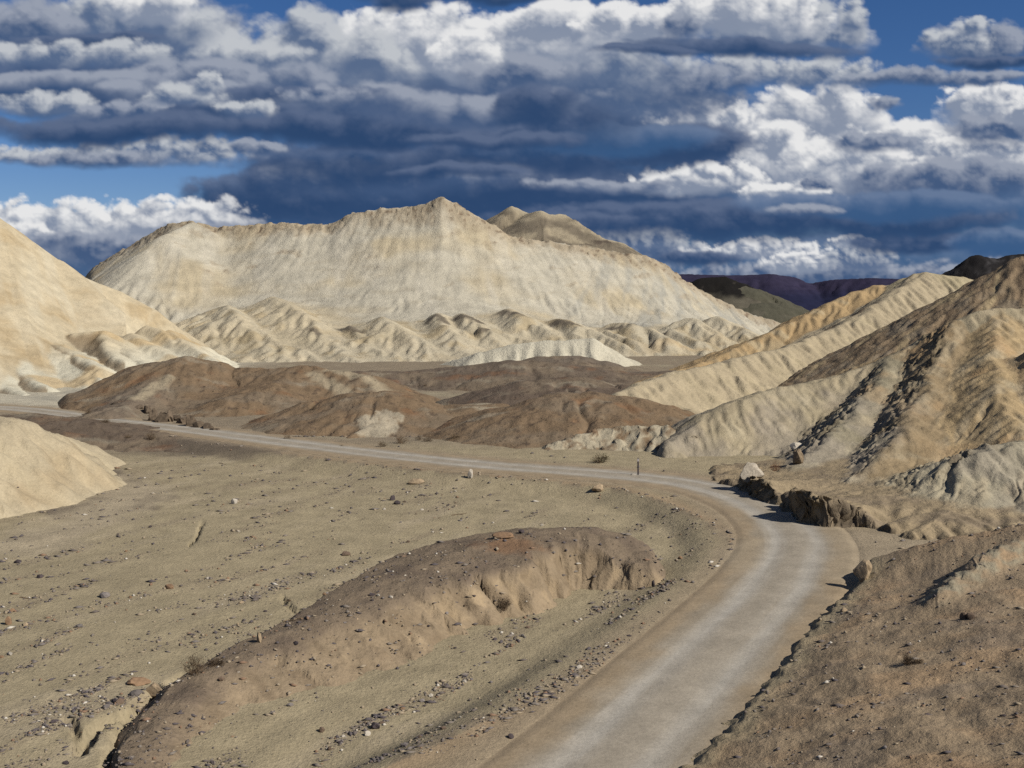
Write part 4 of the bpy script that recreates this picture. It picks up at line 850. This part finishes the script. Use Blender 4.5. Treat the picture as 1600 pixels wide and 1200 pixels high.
# ---- gravel too fine to pick apart
def gravel():
    r=np.random.RandomState(9); n=240000
    px=r.uniform(-120,1720,n); py=HZ+ (1215-HZ)*r.rand(n)**.8; py=np.clip(py,690,1215); D=FP*(HC+.6)/(py-HZ); x=((px-800)/FP*D).astype(F); y=D.astype(F)
    dn=density(x,y); rd,rs,_,_=polydist(x,y,ROADS); b,bs,_,_=polydist(x,y,BERM)
    p=np.clip((dn-.0)*1.7,0,.6)+.012+.5*np.exp(-(b/.6)**2)
    p=np.where((bs>0)&(b>.6),.03,p); p*=(rd>4.0)
    i=hill_island(x,y)[0]>ground(x,y); p=np.where(i,.10,p)
    p*=np.interp(y,[36,60,105],[1.,.8,.35]); p*=.25+1.5*np.clip(fbm(x/5,y/3,3,78)+.25,0,1); p*=(surf(x,y)-ground(x,y)<.03)|i
    k=np.nonzero(r.rand(n)<p)[0][:34000]; x=x[k]; y=y[k]; m=len(k)
    # more on the right hand slope
    q=2600; D2=r.uniform(22,62,q); X2=((r.uniform(1080,1720,q)-800)/FP*D2); bb=polydist(X2.astype(F),D2.astype(F),BANKR); s_=(bb[1]<0)&(bb[0]>.4)&(fbm(X2/4,D2/2.5,4,77)>-.05); x=np.concatenate([x,X2[s_]]).astype(F); y=np.concatenate([y,D2[s_]]).astype(F); m=len(x)
    z=surf(x,y); s=(.026+.085*r.rand(m)**2.5)*np.interp(y,[25,45,100],[.75,1.,1.7])
    base_=np.array([(1,0,0),(0,1,0),(-1,0,0),(0,-1,0),(0,0,1),(0,0,-1)],F)
    V=base_[None]*(1+.5*(r.rand(m,6,1)-.5))*s[:,None,None]*np.stack([1+1.6*(r.rand(m)<.3),np.ones(m),np.full(m,.7)],-1)[:,None]; th=np.where(r.rand(m)<.6,r.normal(size=m)*.35+.25,r.rand(m)*6.28); c,sn=np.cos(th)[:,None],np.sin(th)[:,None]
    Vr=np.stack([V[...,0]*c-V[...,1]*sn,V[...,0]*sn+V[...,1]*c,V[...,2]],-1)+np.stack([x,y,z+s*.25],-1)[:,None]
    tri=np.array([(0,1,4),(1,2,4),(2,3,4),(3,0,4),(1,0,5),(2,1,5),(3,2,5),(0,3,5)])
    Fc=(tri[None]+6*np.arange(m)[:,None,None]).reshape(-1,3)
    me=bpy.data.meshes.new('gravel'); Vf=Vr.reshape(-1,3).astype(F); me.vertices.add(len(Vf)); me.vertices.foreach_set('co',Vf.ravel()); me.loops.add(Fc.size); me.loops.foreach_set('vertex_index',Fc.astype(np.int32).ravel()); me.polygons.add(len(Fc)); me.polygons.foreach_set('loop_start',np.arange(0,Fc.size,3,dtype=np.int32)); me.update(calc_edges=True)
    pal=np.array([(.055,.045,.045),(.075,.06,.05),(.12,.10,.08),(.19,.15,.10),(.33,.30,.25),(.14,.085,.05),(.10,.085,.075)],F); ci=pal[r.choice(7,m,p=[.20,.2,.2,.22,.03,.07,.08])]
    at=me.attributes.new('soil','FLOAT_COLOR','POINT'); cc=np.ones((len(Vf),4),F); cc[:,:3]=np.repeat(ci,6,0); at.data.foreach_set('color',cc.ravel())
    mt=bpy.data.materials.new('mixed_gravel'); mt.use_nodes=True; N=NT(mt); b_=N.n('ShaderNodeBsdfPrincipled',{'Base Color':N.n('ShaderNodeAttribute',attribute_name='soil').outputs['Color'],'Roughness':.95}).outputs[0]; o=N.n('ShaderNodeOutputMaterial'); N.t.links.new(b_,o.inputs['Surface']); me.materials.append(mt)
    tag(link(bpy.data.objects.new('gravel',me)),'fine mixed gravel strewn in streaks over the wash and slopes','gravel',kind='stuff')
gravel()
# ---- desert shrubs
TW=plain('dry_twigs',(.075,.050,.030),.3,20.); TWR=plain('reddish_dry_twigs',(.16,.085,.045),.3,20.); LF=plain('olive_leaves',(.085,.080,.040),.4,20.); LD=plain('withered_leaves',(.115,.085,.050),.4,20.); LK=plain('dark_withered_leaves',(.060,.045,.028),.4,20.)
def shrub(px,py,w,h,tw,lf,leaves,label,seed):
    x,y,z=hit(px,py); k=y/FP; W=w*k*.5; Hh=h*k; r=np.random.RandomState(seed)
    root=link(bpy.data.objects.new('desert_shrub',None)); root.location=(x,y,z-.02); tag(root,label,'shrub')
    V=[];Fc=[];L=[];LFc=[]
    def twig(a,b,t):
        n=len(V); d=b-a; e=np.cross(d,(.3,.5,.8)); e/=np.linalg.norm(e)+1e-6; f=np.cross(d,e); f/=np.linalg.norm(f)+1e-6
        V.extend([a+e*t,a-e*t*.5+f*t*.8,a-e*t*.5-f*t*.8,b]); Fc.extend([(n,n+1,n+3),(n+1,n+2,n+3),(n+2,n,n+3)])
    nm=int(26+leaves*.06)
    for i in range(nm):
        th=r.rand()*6.28; el=np.arcsin(r.uniform(.12,1)); rr=r.uniform(.75,1.08)
        a=np.array([r.normal()*.18*W,r.normal()*.18*W,0.]); b=np.array([np.cos(th)*np.cos(el)*W*rr,np.sin(th)*np.cos(el)*W*.8*rr,np.sin(el)*Hh*rr]); t=max(.012,.02*W)
        mid=a+(b-a)*.55+r.normal(size=3)*.08*W; twig(a,mid,t); twig(mid-(mid-a)*.1,b,t*.7)
        for j in range(4):
            q=a+(b-a)*r.uniform(.35,.9); e=q+np.array([r.normal()*.25*W,r.normal()*.25*W,abs(r.normal())*.22*Hh]); twig(q,e,t*.45)
            for g in range(int(leaves/nm/4)+1):
                c=q+(e-q)*r.uniform(.3,1.1)+r.normal(size=3)*.05*W; s=max(.02,.045*W)*r.uniform(.6,1.3); d1=r.normal(size=3); d1/=np.linalg.norm(d1); d2=np.cross(d1,r.normal(size=3)); d2/=np.linalg.norm(d2)+1e-6; n=len(L)
                L.extend([c-d1*s,c+d2*s*.45,c+d1*s,c-d2*s*.45]); LFc.append((n,n+1,n+2,n+3))
    for v in V+L: v[2]=max(v[2],0.) 
    a=link(bpy.data.objects.new('twigs',py_mesh('twigs',V,Fc))); a.parent=root; a.data.materials.append(tw)
    b=link(bpy.data.objects.new('leaves',py_mesh('leaves',L,LFc))); b.parent=root; b.data.materials.append(lf)
for i,(px,py,w,h,kd,lv,lb) in enumerate([
 (938,723,36,17,'g',420,'low olive shrub on the flat left of the brown marker post'),
 (449,687,14,12,'d',260,'round dark shrub standing alone above the far road'),
 (236,687,22,15,'b',300,'grey brown shrub left of the far road below the crags'),
 (597,698,19,10,'b',240,'leftmost and lowest of the shrubs below the white patch of the knoll'),
 (628,693,27,15,'b',320,'widest shrub below the white patch of the knoll'),
 (655,688,14,14,'d',200,'taller thin dark shrub between two wider ones below the knoll'),
 (668,690,22,11,'d',260,'rightmost dark shrub of the row below the knoll'),
 (1212,736,26,17,'r',240,'reddish dry shrub behind the pale jagged boulder'),
 (303,1052,44,30,'d',520,'large dark dry shrub where the gravel island meets the sand'),
 (338,1040,40,14,'d',300,'low dry shrub trailing right of the large dark one on the island'),
 (790,952,30,24,'d',360,'dark dry shrub tucked in a notch of the island face'),
 (1420,1037,34,18,'k',360,'dark scrubby bush on the right hand slope'),
 (1436,1036,20,9,'k',160,'small dark tuft touching the scrubby bush on the right hand slope'),
 (533,699,11,6,'b',120,'tiny grey tuft near the start of the low dark bank by the far road'),
 (138,646,14,8,'b',160,'grey tuft beside the far end of the road at left'),
 (165,660,20,7,'b',160,'low grey brown tuft beside the road below the crags'),
 (200,684,16,6,'b',140,'flat grey tuft left of the grey brown roadside shrub'),
 (655,606,10,6,'b',120,'small tuft on pale ground behind the knoll, left of its partner'),
 (664,604,10,6,'b',120,'small tuft on pale ground behind the knoll, right of its partner'),
 (490,640,14,7,'b',120,'dull tuft on the left flank of the rusty knoll'),
 (1085,684,14,5,'b',100,'thin tuft on gravel right of the chalky outcrop'),
 (710,684,24,6,'b',160,'spreading grey tuft at the left foot of the rounded mound')]):
    tw,lf={'g':(TW,LF),'d':(TW,LK),'b':(TW,LD),'r':(TWR,LD),'k':(TW,LK)}[kd]; shrub(px,py,w,h,tw,lf,lv,lb,700+i)
# ---- marker post
def box(V,Fc,x0,x1,y0,y1,z0,z1,tp=1.):
    n=len(V); cx,cy=(x0+x1)/2,(y0+y1)/2
    for z,t in ((z0,1.),(z1,tp)):
        for a,b in ((x0,y0),(x1,y0),(x1,y1),(x0,y1)): V.append((cx+(a-cx)*t,cy+(b-cy)*t,z))
    Fc.extend([(n,n+3,n+2,n+1),(n+4,n+5,n+6,n+7)]+[(n+i,n+(i+1)%4,n+4+(i+1)%4,n+4+i) for i in range(4)])
x,y,z=hit(997,744); root=link(bpy.data.objects.new('marker_post',None)); root.location=(x,y,z-.05); root.rotation_euler=(0,0,.15); tag(root,'thin brown roadside marker post with a pale top beside the bend','post')
k=y/FP; hp=30*k
for nm,q,col in (('post_body',(-.075,.075,-.02,.02,-.2,hp*.80,1.),(.045,.036,.036)),('reflector_panel',(-.078,.078,-.024,.024,hp*.80,hp*.93,1.),(.22,.20,.19)),('post_cap',(-.06,.06,-.02,.02,hp*.93,hp,.5),(.06,.05,.05))):
    V=[];Fc=[]; box(V,Fc,*q); o=link(bpy.data.objects.new(nm,py_mesh(nm,V,Fc))); o.parent=root; o.data.materials.append(plain(nm+'_paint',col,.15,9.,.7))
me=rock_mesh('rock',77,2,5*k,4*k,3*k,.3,3); p=hit(990,745); put(me,'rock',p,0,1.,ROCK['white'],'whitish stone at the foot of the brown marker post','rock')
# ---- driftwood lying in the wash
for i,(a,b,lb) in enumerate([((342,724),(366,729),'dark dead branch on sand just below the far road at left'),((706,806),(730,802),'dark dead branch on gravel behind the rust orange slab'),((31,934),(47,936),'short dark stick among the stones at the left edge'),((450,938),(470,955),'crooked dead branch lying at the back edge of the island'),((442,972),(475,966),'pale stick lying along the back edge of the island'),((1100,963),(1110,972),'curved dark twig on the road shoulder right of the island')]):
    p=np.array(hit(*a)); q=np.array(hit(*b)); n=7; r=np.random.RandomState(800+i); V=[];Fc=[]; d=q-p; l=np.linalg.norm(d); d=d*min(1,1.5/l); rad=.006*np.linalg.norm(d)+.035
    e=np.cross(d,(0,0,1)); e/=np.linalg.norm(e)
    for j in range(n):
        t=j/(n-1); c=p+d*t+e*r.normal()*.05*np.linalg.norm(d)*np.sin(t*3.1)+np.array([0,0,rad*.8]); w=rad*(1-.7*t)
        V.extend([c+e*w,c+np.array([0,0,w]),c-e*w,c-np.array([0,0,w])])
        if j: 
            m=4*(j-1); Fc.extend([(m+g,m+(g+1)%4,m+4+(g+1)%4,m+4+g) for g in range(4)])
    Fc.extend([(3,2,1,0),tuple(4*(n-1)+g for g in range(4))])
    c=p+d*.5; f=p+d*.62+e*np.linalg.norm(d)*.22+np.array([0,0,rad]); m=len(V); V.extend([c+np.array([0,0,rad]),c+d*.05,c-d*.03,f]); Fc.extend([(m,m+1,m+3),(m+1,m+2,m+3),(m+2,m,m+3)])
    o=link(bpy.data.objects.new('branch',py_mesh('branch',[np.array(v)-p for v in V],Fc))); o.location=p; o.data.materials.append(TW if i!=4 else LD); tag(o,lb,'branch')
